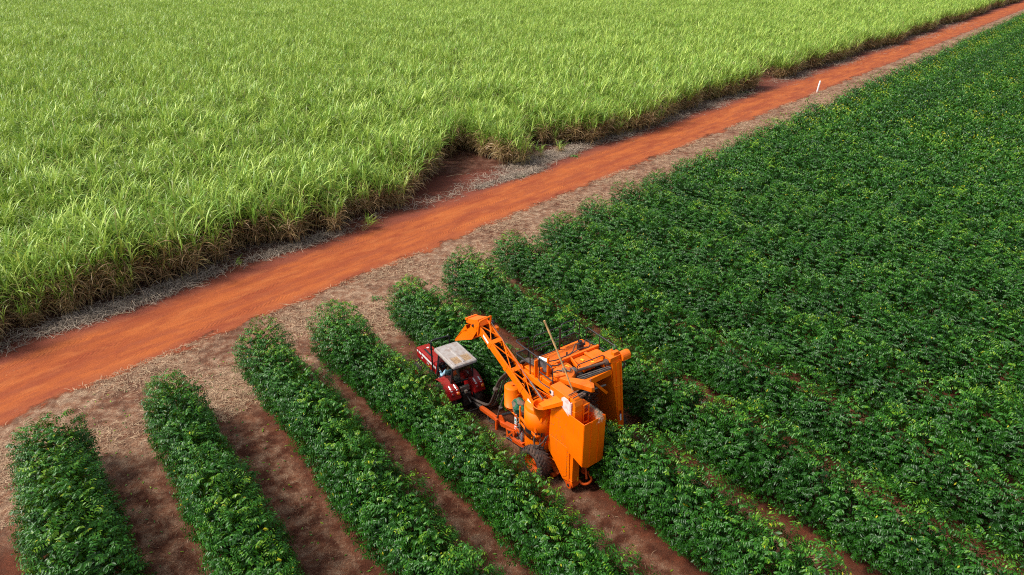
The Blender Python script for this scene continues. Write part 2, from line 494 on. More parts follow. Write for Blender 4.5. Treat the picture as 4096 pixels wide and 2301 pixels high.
def coffee_mesh(seed, nb=150, pairs=6, leafL=0.13, hw=1.03, H=2.95, hy=0.98, inner=350):
    rg = np.random.default_rng(seed)
    # directions on an upper-heavy sphere
    d = rnorm(rg.normal(size=(nb * 3, 3)))
    d = d[d[:, 2] > -0.62][:nb]
    nb = len(d)
    z0 = 1.15
    # super-ellipsoid radius
    az = np.where(d[:, 2] > 0, H - z0, z0 - 0.12)
    def rad_of(ex): return (np.abs(d[:, 0] / hw) ** ex + np.abs(d[:, 1] / hy) ** ex + np.abs(d[:, 2] / az) ** ex) ** (-1 / ex)
    rr = np.where(d[:, 2] > 0, rad_of(2.2), rad_of(2.6))
    ph = rg.uniform(0, 6.28, 4)
    lump = 1 + 0.09 * np.sin(d[:, 0] * 5 + ph[0]) * np.sin(d[:, 1] * 5 + ph[1]) + 0.06 * np.sin(d[:, 2] * 7 + ph[2] + d[:, 0] * 4)
    p = d * (rr * lump * rg.uniform(0.92, 1.03, nb))[:, None] + np.array([0, 0, z0])
    n = rnorm(d / np.array([hw, hy, 1.2]) ** 1.2)
    horiz = rnorm(np.c_[n[:, :2] + rg.normal(size=(nb, 2)) * 0.5, np.zeros(nb)])
    t = rnorm(horiz * 0.8 + n * 0.45 + np.c_[np.zeros((nb, 2)), rg.uniform(-0.15, 0.55, nb)])
    tw = rg.uniform(0.75, 1.2, nb)
    # clump tone of every branch: young bright shoots mostly near the top, painted shade on the lower flanks
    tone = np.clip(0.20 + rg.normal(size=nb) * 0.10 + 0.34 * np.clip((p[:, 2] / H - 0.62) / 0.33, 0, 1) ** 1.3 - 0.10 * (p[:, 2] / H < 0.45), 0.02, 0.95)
    B, Dd, U, L, W, T = [], [], [], [], [], []
    for k in range(pairs):
        s = (-0.30 + 0.42 * k / max(1, pairs - 1)) * tw * (leafL / 0.13)
        droop = np.array([0, 0, -1.0])
        base = p + t * s[:, None] + droop * (0.10 * np.maximum(0, s[:, None]) ** 1.0)
        side = rnorm(np.cross(t, np.tile([0, 0, 1.0], (nb, 1))) + 1e-6)
        for sg in (-1, 1):
            dl = rnorm(side * sg * 0.75 + t * rg.uniform(0.25, 0.7, (nb, 1)) + droop * rg.uniform(0.35, 1.2, (nb, 1)) + rg.normal(size=(nb, 3)) * 0.16)
            ll = leafL * rg.uniform(0.75, 1.25, nb) * (1.0 if k < pairs - 1 else 0.7)
            B.append(base); Dd.append(dl); U.append(rnorm(n * 1.0 + np.array([0, 0, 0.35]) + rg.normal(size=(nb, 3)) * 0.28))
            L.append(ll); W.append(ll * rg.uniform(0.36, 0.46, nb))
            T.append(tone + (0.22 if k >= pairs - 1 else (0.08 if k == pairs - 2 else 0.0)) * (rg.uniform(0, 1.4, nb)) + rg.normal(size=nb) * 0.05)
    if inner:
        di = rnorm(rg.normal(size=(inner, 3)))
        b = di * rg.uniform(0.45, 0.82, (inner, 1)) * np.array([hw, hy, 1.4]) + np.array([0, 0, 1.25])
        B.append(b); Dd.append(rnorm(rg.normal(size=(inner, 3)) + np.array([0, 0, -0.4]))); U.append(rnorm(rg.normal(size=(inner, 3)) + np.array([0, 0, 1.0])))
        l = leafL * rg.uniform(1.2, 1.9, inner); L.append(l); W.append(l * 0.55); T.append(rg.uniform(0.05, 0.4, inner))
    B, Dd, U, L, W, T = (np.concatenate(x) for x in (B, Dd, U, L, W, T))
    # a few yellow leaves
    T = np.where(rg.uniform(size=len(T)) < 0.002, 1.3, T)
    v, q = leaf_quads(B, Dd, U, L, W)
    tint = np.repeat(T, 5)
    return v, q, tint

def stems(rg, n=5, h=1.5):
    mb = MB()
    for k in range(n):
        a = rg.uniform(0, 6.28); r = rg.uniform(0.25, 0.6)
        mb.tube([(0.06 * math.cos(a), 0.06 * math.sin(a), 0), (0.5 * r * math.cos(a), 0.5 * r * math.sin(a), h * 0.5), (r * math.cos(a), r * math.sin(a), h)], [0.028, 0.02, 0.01], 5)
    return mb

def with_stems(v, q, t, seed):
    mb = stems(np.random.default_rng(seed))
    sv = np.array([tuple(x) for x in mb.v]); sq = np.array([f for f in mb.f if len(f) == 4])
    return v, q, t, sv, sq

def bush_mesh(name, seed, **kw):
    v, q, t = coffee_mesh(seed, **kw)
    mb = stems(np.random.default_rng(seed + 99))
    sv = np.array([tuple(x) for x in mb.v]); sq = np.array([f for f in mb.f if len(f) == 4])
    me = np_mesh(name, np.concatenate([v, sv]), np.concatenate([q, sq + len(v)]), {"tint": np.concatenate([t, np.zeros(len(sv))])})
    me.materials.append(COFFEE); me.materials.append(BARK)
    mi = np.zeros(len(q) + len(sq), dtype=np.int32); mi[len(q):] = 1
    me.polygons.foreach_set("material_index", mi)
    return me
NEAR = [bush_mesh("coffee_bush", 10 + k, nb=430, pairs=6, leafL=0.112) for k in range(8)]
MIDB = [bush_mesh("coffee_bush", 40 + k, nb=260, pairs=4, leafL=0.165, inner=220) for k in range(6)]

# ================================================================== coffee rows
random.seed(4)
ROW_W = {1: 1.20, 2: 0.95, 3: 1.02, 4: 0.97, 5: 1.04}
def in_frame(x, y, z, mx=1.12, my=1.15):
    cp, sp = math.cos(rad(26.43)), math.sin(rad(26.43))
    d = (x, y, z - CAM_H)
    zc = d[1] * cp - d[2] * sp
    if zc < 1: return False
    u, v = d[0] / zc * 24 / 18, -(d[1] * sp + d[2] * cp) / zc * 24 / 18
    return abs(u) < mx and abs(v) < my * 2301 / 4096
def row_end_f(r, across):
    # f where the row line meets the given distance across the road
    a0 = float(rowpt(0, r) @ Nv); k = float(Fv @ Nv)
    return (across - a0) / k
ORD = ["", "first", "second", "third", "fourth", "fifth", "sixth", "seventh", "eighth", "ninth", "tenth", "eleventh", "twelfth", "thirteenth", "fourteenth", "fifteenth", "sixteenth", "seventeenth", "eighteenth", "nineteenth", "twentieth",
       "twenty-first", "twenty-second", "twenty-third", "twenty-fourth", "twenty-fifth", "twenty-sixth", "twenty-seventh", "twenty-eighth", "twenty-ninth", "thirtieth", "thirty-first", "thirty-second", "thirty-third", "thirty-fourth", "thirty-fifth", "thirty-sixth", "thirty-seventh", "thirty-eighth", "thirty-ninth", "fortieth", "forty-first", "forty-second", "forty-third", "forty-fourth", "forty-fifth"]
POST_ALONG = 92.8
def row_along(k): return float(rowpt(row_end_f(row_r(k), -23.2), row_r(k)) @ Dv)
KPOST = min(range(6, 60), key=lambda k: abs(row_along(k) - POST_ALONG))
def row_label(k):
    if k == 1: return "wide coffee hedge row at the far left, beside bare red soil in the corner"
    if k == 2: return "slimmest coffee hedge row, second from the left, at the bottom edge of the photo"
    if k == 3: return "coffee hedge row between the two open straw-strewn lanes, third from the lower left corner"
    if k == 4: return "coffee hedge row on the near side of the red tractor, hiding its wheels"
    if k == 5: return "coffee hedge row straddled by the orange harvester, running out behind its bin"
    if k == 6: return "coffee hedge row directly beyond the orange harvester, along its far leg"
    if k == KPOST: return "coffee hedge row whose road end is nearest the leaning white post"
    n = k - 5
    if n <= 12: return f"{ORD[n]} coffee hedge row beyond the one the orange harvester straddles"
    if k < KPOST: return f"{ORD[KPOST - k]} coffee hedge row on the near side of the white post"
    return f"{ORD[k - KPOST]} coffee hedge row past the white post, towards the far right corner"

n_bush = 0
LAST_NEAR = 16
for k in range(1, LAST_NEAR + 1):
    r = row_r(k)
    f1 = row_end_f(r, -24.0 if k <= 3 else -23.2) - 0.35
    root = None
    f, i = f1, 0
    rg = random.Random(100 + k)
    wk = ROW_W.get(k, 1.0)
    idx = 0
    while f > -40 and idx < 100:
        p = rowpt(f, r)
        vis = in_frame(p[0], p[1], 1.2)
        if vis:
            if root is None:
                root = empty("coffee_hedge_row", (p[0], p[1], 0))
                tag(root, row_label(k), "hedge", "hedge rows of the coffee plantation")
                bpy.context.view_layer.update()
            dist = math.hypot(p[0], p[1])
            pool = NEAR if dist < 48 else MIDB
            o = bpy.data.objects.new("bush", rg.choice(pool))
            COL.objects.link(o)
            o.parent = root
            jl = rg.uniform(-0.06, 0.06) + 0.08 * math.sin(f * 0.35 + k * 1.7)
            q = rowpt(f + rg.uniform(-0.12, 0.12), r + jl) - rowpt(f1, r) * 0
            o.location = (q[0] - root.location.x, q[1] - root.location.y, 0)
            o.rotation_euler = (0, 0, rad(ROWA) + (math.pi if rg.random() < 0.5 else 0) + rg.uniform(-0.18, 0.18))
            lump = 1.0 + 0.07 * math.sin(f * 1.1 + k * 2.3)
            hv = rg.uniform(-1, 1)
            sw, sh = wk * (1 + 0.09 * hv) * rg.uniform(0.95, 1.05) * lump, (0.98 + 0.06 * hv) * lump
            if idx == 0: sw *= 0.92; sh *= 0.92
            if k == 5 and -2.9 < f < 7.4: sw, sh = 0.70 * sw, (0.80 if f < 0.6 else 0.92) * sh      # squeezed through the machine, brushed by the tractor
            if k == 4 and -1.6 < f < 9.5: sw *= 0.88
            o.scale = (sw, 1.06, sh)
            n_bush += 1; idx += 1
        f -= 1.16
# far rows: one mesh per row, shared between rows
def long_row(name, seed, length):
    rg = np.random.default_rng(seed)
    V, Q, T = [], [], []
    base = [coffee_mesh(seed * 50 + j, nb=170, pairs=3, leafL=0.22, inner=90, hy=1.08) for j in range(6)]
    y, off = 0.0, 0
    while y < length:
        v, q, t = base[rg.integers(6)]
        hv = rg.uniform(-1, 1)
        s = np.array([(0.99 + 0.06 * hv) * rg.choice([-1, 1]), rg.choice([-1, 1]), 1.0 + 0.07 * hv])
        w = v * s + np.array([rg.uniform(-0.07, 0.07), -y - 0.8, 0])
        V.append(w); Q.append(q + off); T.append(t + rg.normal() * 0.09); off += len(v)
        y += 1.32
    me = np_mesh(name, np.concatenate(V), np.concatenate(Q), {"tint": np.concatenate(T)})
    me.materials.append(COFFEE)
    return me
FAR = [long_row("coffee_hedge_row", 7 + j, 95) for j in range(3)]
k, rows = LAST_NEAR + 1, 0
while True:
    r = row_r(k)
    f1 = row_end_f(r, -23.2 + random.uniform(-0.4, 0.4))
    p = rowpt(f1, r)
    if k - KPOST >= len(ORD) or p @ Dv > 290: break
    o = mesh_obj("coffee_hedge_row", FAR[k % 3])
    o.location = (p[0], p[1], 0)
    o.rotation_euler = (0, 0, rad(ROWA))
    o.scale = (0.94, 1, random.uniform(0.98, 1.04))
    tag(o, row_label(k), "hedge", "hedge rows of the coffee plantation")
    k += 1; rows += 1
print("bushes", n_bush, "far rows", rows, "post row", KPOST)
# ================================================================== sugar cane
def ribbons(rg, base, az, el, L, W, bend, segs, twist=0.35):
    """arching blades: start direction (azimuth, elevation), bending down by `bend` radians along the length"""
    n = len(base)
    pts, sides = [], []
    p = base.copy()
    tw = rg.normal(size=n) * twist
    V = np.zeros((n, segs + 1, 2, 3))
    for i in range(segs + 1):
        t = i / segs
        e = el - bend * t ** 1.8
        d = np.stack([np.cos(az) * np.cos(e), np.sin(az) * np.cos(e), np.sin(e)], 1)
        s = np.stack([-np.sin(az), np.cos(az), np.zeros(n)], 1)
        u = np.cross(s, d)
        a = tw * (0.3 + t)
        s2 = s * np.cos(a)[:, None] + u * np.sin(a)[:, None]
        w = W * (0.55 + 0.9 * t if t < 0.4 else 0.91 * (1 - t) / 0.6 + 0.04)
        V[:, i, 0] = p + s2 * w[:, None] / 2
        V[:, i, 1] = p - s2 * w[:, None] / 2
        p = p + d * (L / segs)[:, None]
    v = V.reshape(-1, 3)
    b = (np.arange(n) * (segs + 1) * 2)[:, None, None]
    k = (np.arange(segs) * 2)[None, :, None]
    q = (b + k + np.array([0, 1, 3, 2])[None, None, :]).reshape(-1, 4)
    return v, q

def cane_mesh(name, seed, stalks, spread, leaves=8, dry=6, segs=5, H=(1.45, 2.0), lean=0.16, wmul=1.0, square=False, stalk_geo=True, bias=0.45, lmul=1.0):
    rg = np.random.default_rng(seed)
    V, Q, T, off = [], [], [], 0
    def put(v, q, t):
        nonlocal off
        V.append(v); Q.append(q + off); T.append(np.broadcast_to(t, (len(v),)) if np.ndim(t) == 0 else t); off += len(v)
    if square: xy = rg.uniform(-spread, spread, (stalks, 2))
    else:
        a = rg.uniform(0, 6.28, stalks); rr = spread * np.sqrt(rg.uniform(0, 1, stalks)); xy = np.c_[rr * np.cos(a), rr * np.sin(a)]
    h = rg.uniform(H[0], H[1], stalks)
    ln = np.c_[rg.normal(size=(stalks, 2)) * lean + xy * (0.0 if square else 0.28), np.zeros(stalks)]
    b0 = np.c_[xy, np.zeros(stalks)]
    top = b0 + ln * h[:, None] + np.c_[np.zeros((stalks, 2)), h]
    tone = rg.normal(size=stalks) * 0.09
    if stalk_geo:
        for k in range(stalks):
            mb = MB().tube([b0[k], b0[k] * 0.5 + top[k] * 0.5 + ln[k] * -0.05, top[k]], [0.016, 0.014, 0.01], 4, caps=False)
            put(np.array([tuple(x) for x in mb.v]), np.array(mb.f), 0.10)
    # green fan
    for j in range(leaves):
        t = j / max(1, leaves - 1)
        at = b0 + (top - b0) * (0.66 + 0.34 * t)
        az = rg.uniform(0, 6.28, stalks)
        # prevailing wind leans every blade towards local +x
        ax, ay = np.cos(az) + bias, np.sin(az)
        az = np.arctan2(ay, ax)
        el = rg.uniform(0.85, 1.35, stalks) + 0.15 * t
        L = lmul * rg.uniform(0.85, 1.35, stalks) * (0.82 + 0.25 * math.sin(t * 3.1))
        bend = rg.uniform(1.2, 2.7, stalks) * (1.12 - 0.45 * t)
        v, q = ribbons(rg, at, az, el, L, np.full(stalks, 0.05 * wmul) * rg.uniform(0.75, 1.2, stalks), bend, segs)
        tt = np.repeat(0.60 + tone + 0.10 * t + rg.normal(size=stalks) * 0.10, (segs + 1) * 2).reshape(stalks, segs + 1, 2)
        yel = (rg.uniform(size=stalks) < 0.10) * (1 - t)               # drying lower blades
        tt = tt - (yel[:, None, None]) * 0.25
        tip = np.linspace(0, 1, segs + 1)[None, :, None] ** 3 * (rg.uniform(0, 0.24, stalks) * (rg.uniform(size=stalks) < 0.35))[:, None, None]
        put(v, q, np.clip(tt - tip * 2.2, 0.05, 1).ravel())
    # dry leaves hanging down the stalk
    for j in range(dry):
        t = rg.uniform(0.2, 0.8, stalks)
        at = b0 + (top - b0) * t[:, None]
        az = rg.uniform(0, 6.28, stalks)
        v, q = ribbons(rg, at, az, rg.uniform(-0.2, 0.9, stalks), rg.uniform(0.5, 1.1, stalks), np.full(stalks, 0.035 * wmul), rg.uniform(1.2, 2.4, stalks), max(3, segs - 1), 0.8)
        put(v, q, np.repeat(rg.uniform(0.0, 0.2, stalks), (max(3, segs - 1) + 1) * 2))
    me = np_mesh(name, np.concatenate(V), np.concatenate(Q), {"tint": np.concatenate(T)})
    me.materials.append(CANE)
    return me

LIB = bpy.data.collections.new("cane_library")          # source tufts, placed only through the field below
def lib(i, me):
    o = bpy.data.objects.new("cane_tuft_%02d" % i, me)
    LIB.objects.link(o)
NN, NE, NF = 6, 5, 5
for i in range(NN): lib(i, cane_mesh("cane_tuft", 200 + i, 6, 0.42, leaves=9, dry=4, wmul=1.5, H=(1.1, 2.2), lmul=1.35))                                   # inside the field
for i in range(NE): lib(NN + i, cane_mesh("cane_edge_tuft", 230 + i, 11, 0.48, leaves=7, dry=18, lean=0.2, bias=0.1, H=(1.3, 2.4), wmul=1.25, lmul=1.15))    # field edge, dry skirt
for i in range(NF): lib(NN + NE + i, cane_mesh("cane_patch", 260 + i, 24, 1.55, leaves=8, dry=1, segs=3, wmul=1.8, H=(1.2, 2.4), lmul=1.25, square=True, stalk_geo=False))

def cane_edge(a):
    """across-coordinate of the cane edge for a distance a along the road"""
    e = -36.7 + 0.5 * math.sin(a * 0.21 + 1.0) + 0.4 * math.sin(a * 0.63) + 0.38 * math.sin(a * 1.9 + 0.5)
    if 43 < a < 53: e -= 2.6 * math.sin((a - 43) / 10 * math.pi) ** 0.6
    if a > 100: e += 0.4 * math.sin(a * 0.09)
    return e
def in_path(a, c):
    # two field entrances
    for a0, a1, slope, w0, w1 in ((31.5, 44.5, 0.95, 6.2, 0.7), (90.5, 101.0, 0.9, 5.0, 0.8)):
        d = -36.0 - c                       # depth into the field
        if d < -2 or d > 60: continue
        ctr = a0 + 4.0 + d * slope
        w = max(w1, w0 - d * 0.75)
        if abs(a - ctr) < w: return True
    return False
rg = np.random.default_rng(77)
pts, idx, rot, scl = [], [], [], []
def addp(p, i, r, s):
    pts.append((p[0], p[1], 0)); idx.append(i); rot.append(r); scl.append(s)
WIND = rad(-12)
CLUMPS = []
# edge and near field on a jittered grid along the road
step = 0.80
for ia in range(int(-30 / step), int(150 / step)):
    a = ia * step
    for jc in range(0, 75):
        c = cane_edge(a) - jc * step * 0.95
        aj, cj = a + rg.uniform(-0.35, 0.35), c + (rg.uniform(-0.5, 0.8) if jc == 0 else rg.uniform(-0.35, 0.35))
        p = roadpt(aj, cj)
        if math.hypot(*p) > 78 or not in_frame(p[0], p[1], 2.0, 1.12, 1.15): continue
        if in_path(aj, cj): continue
        edge = jc < 2 or in_path(aj + 0.9, cj) or in_path(aj - 0.9, cj)
        if 42 < aj < 54 and cj > -36.0 and False:           # thin stunted stretch beside the entrance
            if jc == 0 or rg.uniform() < 0.45: continue
            addp(p, NN + rg.integers(NE), rg.uniform(0, 6.28), rg.uniform(0.55, 0.8)); continue
        if rg.uniform() < (0.22 if jc == 0 else 0.05): continue
        big = 1.0 + 0.10 * math.sin(p[0] * 0.5) * math.sin(p[1] * 0.37 + 1) + (0.08 if jc < 3 else 0)
        i = NN + rg.integers(NE) if edge else rg.integers(NN)
        addp(p, i, (rg.uniform(0, 6.28) if edge else WIND + rg.normal() * 0.8), big * rg.uniform(0.85, 1.3) * (rg.choice([0.6, 1, 1]) if jc == 0 else 1))
n_near = len(pts)
# far field in patches
st = 2.35
for ix in range(-140, 150):
    for iy in range(0, 190):
        p = np.array([ix * st, iy * st]) + rg.uniform(-0.8, 0.8, 2)
        if math.hypot(*p) <= 77: continue
        a, c = p @ Dv, p @ Nv
        if c > cane_edge(a) - 1.2: continue
        if not in_frame(p[0], p[1], 2.0, 1.06, 1.12): continue
        if math.hypot(*p) > 420: continue
        if in_path(a, c): continue
        addp(p, NN + NE + rg.integers(NF), WIND + rg.normal() * 0.55, rg.uniform(0.92, 1.25) + 0.1 * math.sin(p[0] * 0.11) * math.sin(p[1] * 0.07))
# dry-skirted edge of the far field
a = 40.0
while a < 330:
    for row in (0.0, 0.8):
        p = roadpt(a + rg.uniform(-0.3, 0.3), cane_edge(a) - row + rg.uniform(-0.5, 0.3))
        if math.hypot(*p) > 77 and in_frame(p[0], p[1], 1.5, 1.06, 1.12) and not in_path(p @ Dv, p @ Nv):
            addp(p, NN + rg.integers(NE), rg.uniform(0, 6.28), rg.uniform(0.95, 1.3))
    a += 0.8
print("cane points", n_near, len(pts))
me = bpy.data.meshes.new("sugar_cane_field")
me.from_pydata(pts, [], [])
for nm, typ, dat in (("pick", 'INT', idx), ("turn", 'FLOAT', rot), ("size", 'FLOAT', scl)):
    at = me.attributes.new(nm, typ, 'POINT')
    at.data.foreach_set("value", np.array(dat, dtype=np.int32 if typ == 'INT' else np.float32))
field = mesh_obj("sugar_cane_field", me)
tag(field, "tall green sugar cane field covering everything left of the dirt road", "sugar cane", kind="stuff")
ng = bpy.data.node_groups.new("plant_cane", 'GeometryNodeTree')
ng.interface.new_socket("Geometry", in_out='INPUT', socket_type='NodeSocketGeometry')
ng.interface.new_socket("Geometry", in_out='OUTPUT', socket_type='NodeSocketGeometry')
gi, go = ng.nodes.new("NodeGroupInput"), ng.nodes.new("NodeGroupOutput")
ip = ng.nodes.new("GeometryNodeInstanceOnPoints")
ci = ng.nodes.new("GeometryNodeCollectionInfo")
ci.inputs["Collection"].default_value = LIB
ci.inputs["Separate Children"].default_value = True
ci.inputs["Reset Children"].default_value = True
def named(n, t):
    nd = ng.nodes.new("GeometryNodeInputNamedAttribute"); nd.data_type = t; nd.inputs["Name"].default_value = n
    return nd.outputs["Attribute"]
cx = ng.nodes.new("ShaderNodeCombineXYZ"); ng.links.new(named("turn", 'FLOAT'), cx.inputs[2])
e2r = ng.nodes.new("FunctionNodeEulerToRotation"); ng.links.new(cx.outputs[0], e2r.inputs[0])
ng.links.new(gi.outputs[0], ip.inputs["Points"]); ng.links.new(ci.outputs[0], ip.inputs["Instance"])
ip.inputs["Pick Instance"].default_value = True
ng.links.new(named("pick", 'INT'), ip.inputs["Instance Index"])
ng.links.new(e2r.outputs[0], ip.inputs["Rotation"]); ng.links.new(named("size", 'FLOAT'), ip.inputs["Scale"])
ng.links.new(ip.outputs[0], go.inputs[0])
md = field.modifiers.new("plant", 'NODES'); md.node_group = ng

# lone cane clumps standing clear of the field
def clump(a, c, seed, label, s=1.0, H=(1.1, 1.6), dry=8, stalks=8, spread=0.3, lean=0.2, tilt=(0, 0)):
    me = cane_mesh("cane_clump", seed, stalks, spread, leaves=8, dry=dry, H=H, lean=lean, bias=0.0)
    o = mesh_obj("cane_clump", me)
    p = roadpt(a, c)
    o.location = (p[0], p[1], 0); o.scale = (s, s, s); o.rotation_euler = (tilt[0], tilt[1], 0)
    tag(o, label, "sugar cane", "lone sugar cane clumps at the field edge")
clump(24.9, -34.6, 301, "small cane clump fallen outwards, its green blades arching over the edge of the dirt road", 0.8, (0.7, 1.0), 7, 5, 0.15, 0.3, (-0.25, 0.75))
clump(43.2, -38.3, 302, "bright leafy cane clump standing alone just right of the red field entrance", 1.15, (1.0, 1.5), 12, 12, 0.35)
clump(52.8, -36.3, 303, "tall yellowish cane clump with a long dry skirt, nearest the road beside the straw patch", 1.2, (1.3, 1.8), 22, 14, 0.4)
clump(45.8, -36.6, 304, "thin half-dry cane clump in the middle of the straw patch", 0.8, (0.7, 1.1), 14, 6, 0.25, 0.4)
clump(48.6, -36.4, 305, "collapsed straw-coloured cane clump with few green blades on the straw patch", 0.75, (0.6, 1.0), 22, 6, 0.25, 0.5)
clump(16.4, -35.4, 306, "single small green cane shoot bending onto the dark soil by the road", 0.55, (0.5, 0.8), 2, 2, 0.06, 0.3, (0.0, 0.5))

# ================================================================== straw and litter
def blade_mesh(name, P, az, L, W, lift, rg, mat, tint):
    n = len(P)
    d = np.stack([np.cos(az), np.sin(az), lift], 1)
    s = np.stack([-np.sin(az), np.cos(az), rg.normal(size=n) * 0.5], 1)
    b = np.c_[P, rg.uniform(0.01, 0.05, n)]
    m = b + d * (L * 0.5)[:, None]
    t = b + d * L[:, None] + np.c_[rg.normal(size=(n, 2)) * 0.04, -lift * L * 0.7]
    w = (W / 2)[:, None]
    v = np.stack([b - s * w, b + s * w, m + s * w, m - s * w, t + s * w * 0.4, t - s * w * 0.4], 1).reshape(-1, 3)
    v[:, 2] = np.maximum(v[:, 2], 0.006)
    i = (np.arange(n) * 6)[:, None]
    q = np.concatenate([i + np.array([0, 1, 2, 3]), i + np.array([3, 2, 4, 5])], 0)
    me = np_mesh(name, v, q, {"tint": np.repeat(tint, 6)})
    me.materials.append(mat)
    return me
def straw_material(name, a, b):
    m = NT(name)
    at = m.n("ShaderNodeAttribute", attribute_name="tint").outputs["Fac"]
    m.set(Base_Color=m.mix(at, a, b), Roughness=0.85)
    m.bsdf.inputs["Specular IOR Level"].default_value = 0.2
    return m.mat
STRAW = straw_material("dry_straw", (0.24, 0.14, 0.085), (0.58, 0.42, 0.26))
GREYSTRAW = straw_material("grey_cane_trash", (0.15, 0.11, 0.085), (0.45, 0.36, 0.27))
rg = np.random.default_rng(5)
def clustered(n, a0, a1, c0, c1, patch=1.2, keep=0.55):
    """points in the strip, thinned into patches"""
    k = int(n * 2.6)
    A, Cc = a0 + (a1 - a0) * rg.uniform(0, 1, k) ** 1.25, rg.uniform(c0, c1, k)
    w = np.sin(A / patch + 1.3 * np.sin(Cc / patch)) + np.sin(Cc / (patch * 0.7) + 1.7 * np.sin(A / (patch * 1.6))) + rg.normal(size=k) * 0.7
    sel = w > np.quantile(w, keep)
    A, Cc = A[sel][:n], Cc[sel][:n]
    return A[:, None] * Dv + Cc[:, None] * Nv
P1 = clustered(52000, -4, 95, -29.3, -22.6)
P2 = []
for k in range(1, 8):
    rl = (row_r(k) + row_r(k + 1)) / 2
    ff = rg.uniform(-12, 16, 1100)
    P2.append(ORG + ff[:, None] * Fv + (rl + rg.normal(size=1100) * 0.75)[:, None] * Rv)
P = np.concatenate([P1] + P2)
n = len(P)
o = mesh_obj("dry_grass", blade_mesh("dry_grass", P, rg.uniform(0, 6.28, n), np.r_[rg.uniform(0.10, 0.36, len(P1)), rg.uniform(0.06, 0.2, n - len(P1))], np.r_[rg.uniform(0.007, 0.014, len(P1)), rg.uniform(0.004, 0.009, n - len(P1))], np.abs(rg.normal(size=n)) * 0.2, rg, STRAW, np.r_[rg.uniform(0, 1, len(P1)), rg.uniform(0, 0.45, n - len(P1))]))
tag(o, "pale dry straw strewn between the dirt road and the coffee rows", "straw", kind="stuff")
# heaps of grey cane trash along the cane edge
heaps = []
for a, c, sp, cnt in ((-1, -35.4, 0.9, 900), (1.5, -35.6, 1.0, 1000), (3.2, -35.3, 0.8, 700), (8.6, -35.6, 1.1, 1500), (11.5, -35.4, 1.0, 900), (14.2, -35.9, 0.9, 900), (19, -35.7, 0.8, 500), (22, -35.5, 1.0, 700),
                      (44.5, -36.6, 1.5, 2000), (47.0, -36.2, 1.6, 2600), (49.6, -36.2, 1.3, 1800), (40.2, -34.9, 0.9, 900), (42.2, -34.7, 0.9, 1100), (37.0, -35.0, 0.6, 400), (58, -35.6, 1.6, 1100), (67, -35.5, 1.5, 900), (76, -35.6, 2.0, 900), (84, -35.8, 1.8, 1000),
                      (104, -36.0, 3.0, 1600), (122, -35.6, 3.0, 1300), (145, -35.6, 4.0, 1300), (170, -35.4, 5.0, 1300), (200, -35.4, 6.0, 1300)):
    q = np.c_[a + rg.normal(size=cnt) * sp * 1.25, c + rg.normal(size=cnt) * sp * 0.36]
    heaps.append(q[:, :1] * Dv + q[:, 1:] * Nv)
ed = np.array([[a, cane_edge(a) + 0.5 + rg.normal() * 0.45] for a in rg.uniform(-5, 90, 4500)])
heaps.append(ed[:, :1] * Dv + ed[:, 1:] * Nv)
P = np.concatenate(heaps); n = len(P)
o = mesh_obj("cane_trash", blade_mesh("cane_trash", P, rg.uniform(0, 6.28, n), rg.uniform(0.25, 0.8, n), rg.uniform(0.010, 0.024, n), np.abs(rg.normal(size=n)) * 0.42, rg, GREYSTRAW, rg.uniform(0, 1, n)))
tag(o, "grey heaps of dead cane leaves along the foot of the cane field", "cane trash", kind="stuff")
# fallen coffee leaves in the lanes and at the row ends
nl = 1500
P = []
for k in range(1, 8):
    rl = (row_r(k) + row_r(k + 1)) / 2
    ff = rg.uniform(-12, 15, 220)
    P.append(ORG + ff[:, None] * Fv + (rl + rg.normal(size=220) * 0.9)[:, None] * Rv)
pa = ORG + (rg.normal(size=(60, 1)) * 0.8 + float((np.array(roadpt(9.9, -25.0)) - ORG) @ Fv)) * Fv + (rg.normal(size=(60, 1)) * 0.9 + float((np.array(roadpt(9.9, -25.0)) - ORG) @ Rv)) * Rv
P = np.concatenate(P + [pa]); n = len(P)
b = np.c_[P, np.full(n, 0.03)]
az = rg.uniform(0, 6.28, n)
v, q = leaf_quads(b, np.stack([np.cos(az), np.sin(az), rg.normal(size=n) * 0.1], 1), np.tile([0, 0, 1.0], (n, 1)) + rg.normal(size=(n, 3)) * 0.2, rg.uniform(0.08, 0.15, n), rg.uniform(0.04, 0.06, n))
v[:, 2] = np.maximum(v[:, 2], 0.01)
t = rg.uniform(0.4, 0.95, n); t[-60:] = rg.uniform(0.2, 0.7, 60)
me = np_mesh("fallen_leaves", v, q, {"tint": np.repeat(t, 5)}); me.materials.append(COFFEE)
tag(mesh_obj("fallen_leaves", me), "fallen coffee leaves scattered in the lanes between the rows", "leaves", kind="stuff")
# cut cane stalks lying by the road
STALK = simple("dry_cane_stalk", (0.48, 0.33, 0.18), 0.7)
for a, c, L, r, lab in ((14.0, -34.9, 1.1, 0.25, "pale cut cane stalk lying on the dark soil near the left cane edge"),
                        (9.9, -34.6, 0.9, 0.0, "short pale cane stalk lying by the straw heap at the road's left edge"),
                        (37.4, -38.6, 1.5, 0.1, "pale cane stalk lying on the red soil of the field entrance"),
                        (57.5, -35.6, 1.2, 0.25, "pale cane stalk lying on the verge beyond the yellowish cane clump")):
    p = roadpt(a, c); an = math.pi / 2 - rad(ROADA) + r - 0.6
    d = Vector((math.cos(an), math.sin(an), 0.04)) * L / 2
    o = MB().tube([Vector((0, 0, 0.03)) - d, Vector((0.0, 0.02, 0.05)), Vector((0, 0, 0.03)) + d], [0.016, 0.018, 0.012], 6).build("cane_stalk", STALK)
    o.location = (p[0], p[1], 0); tag(o, lab, "cane stalk", "cut cane stalks lying by the road")
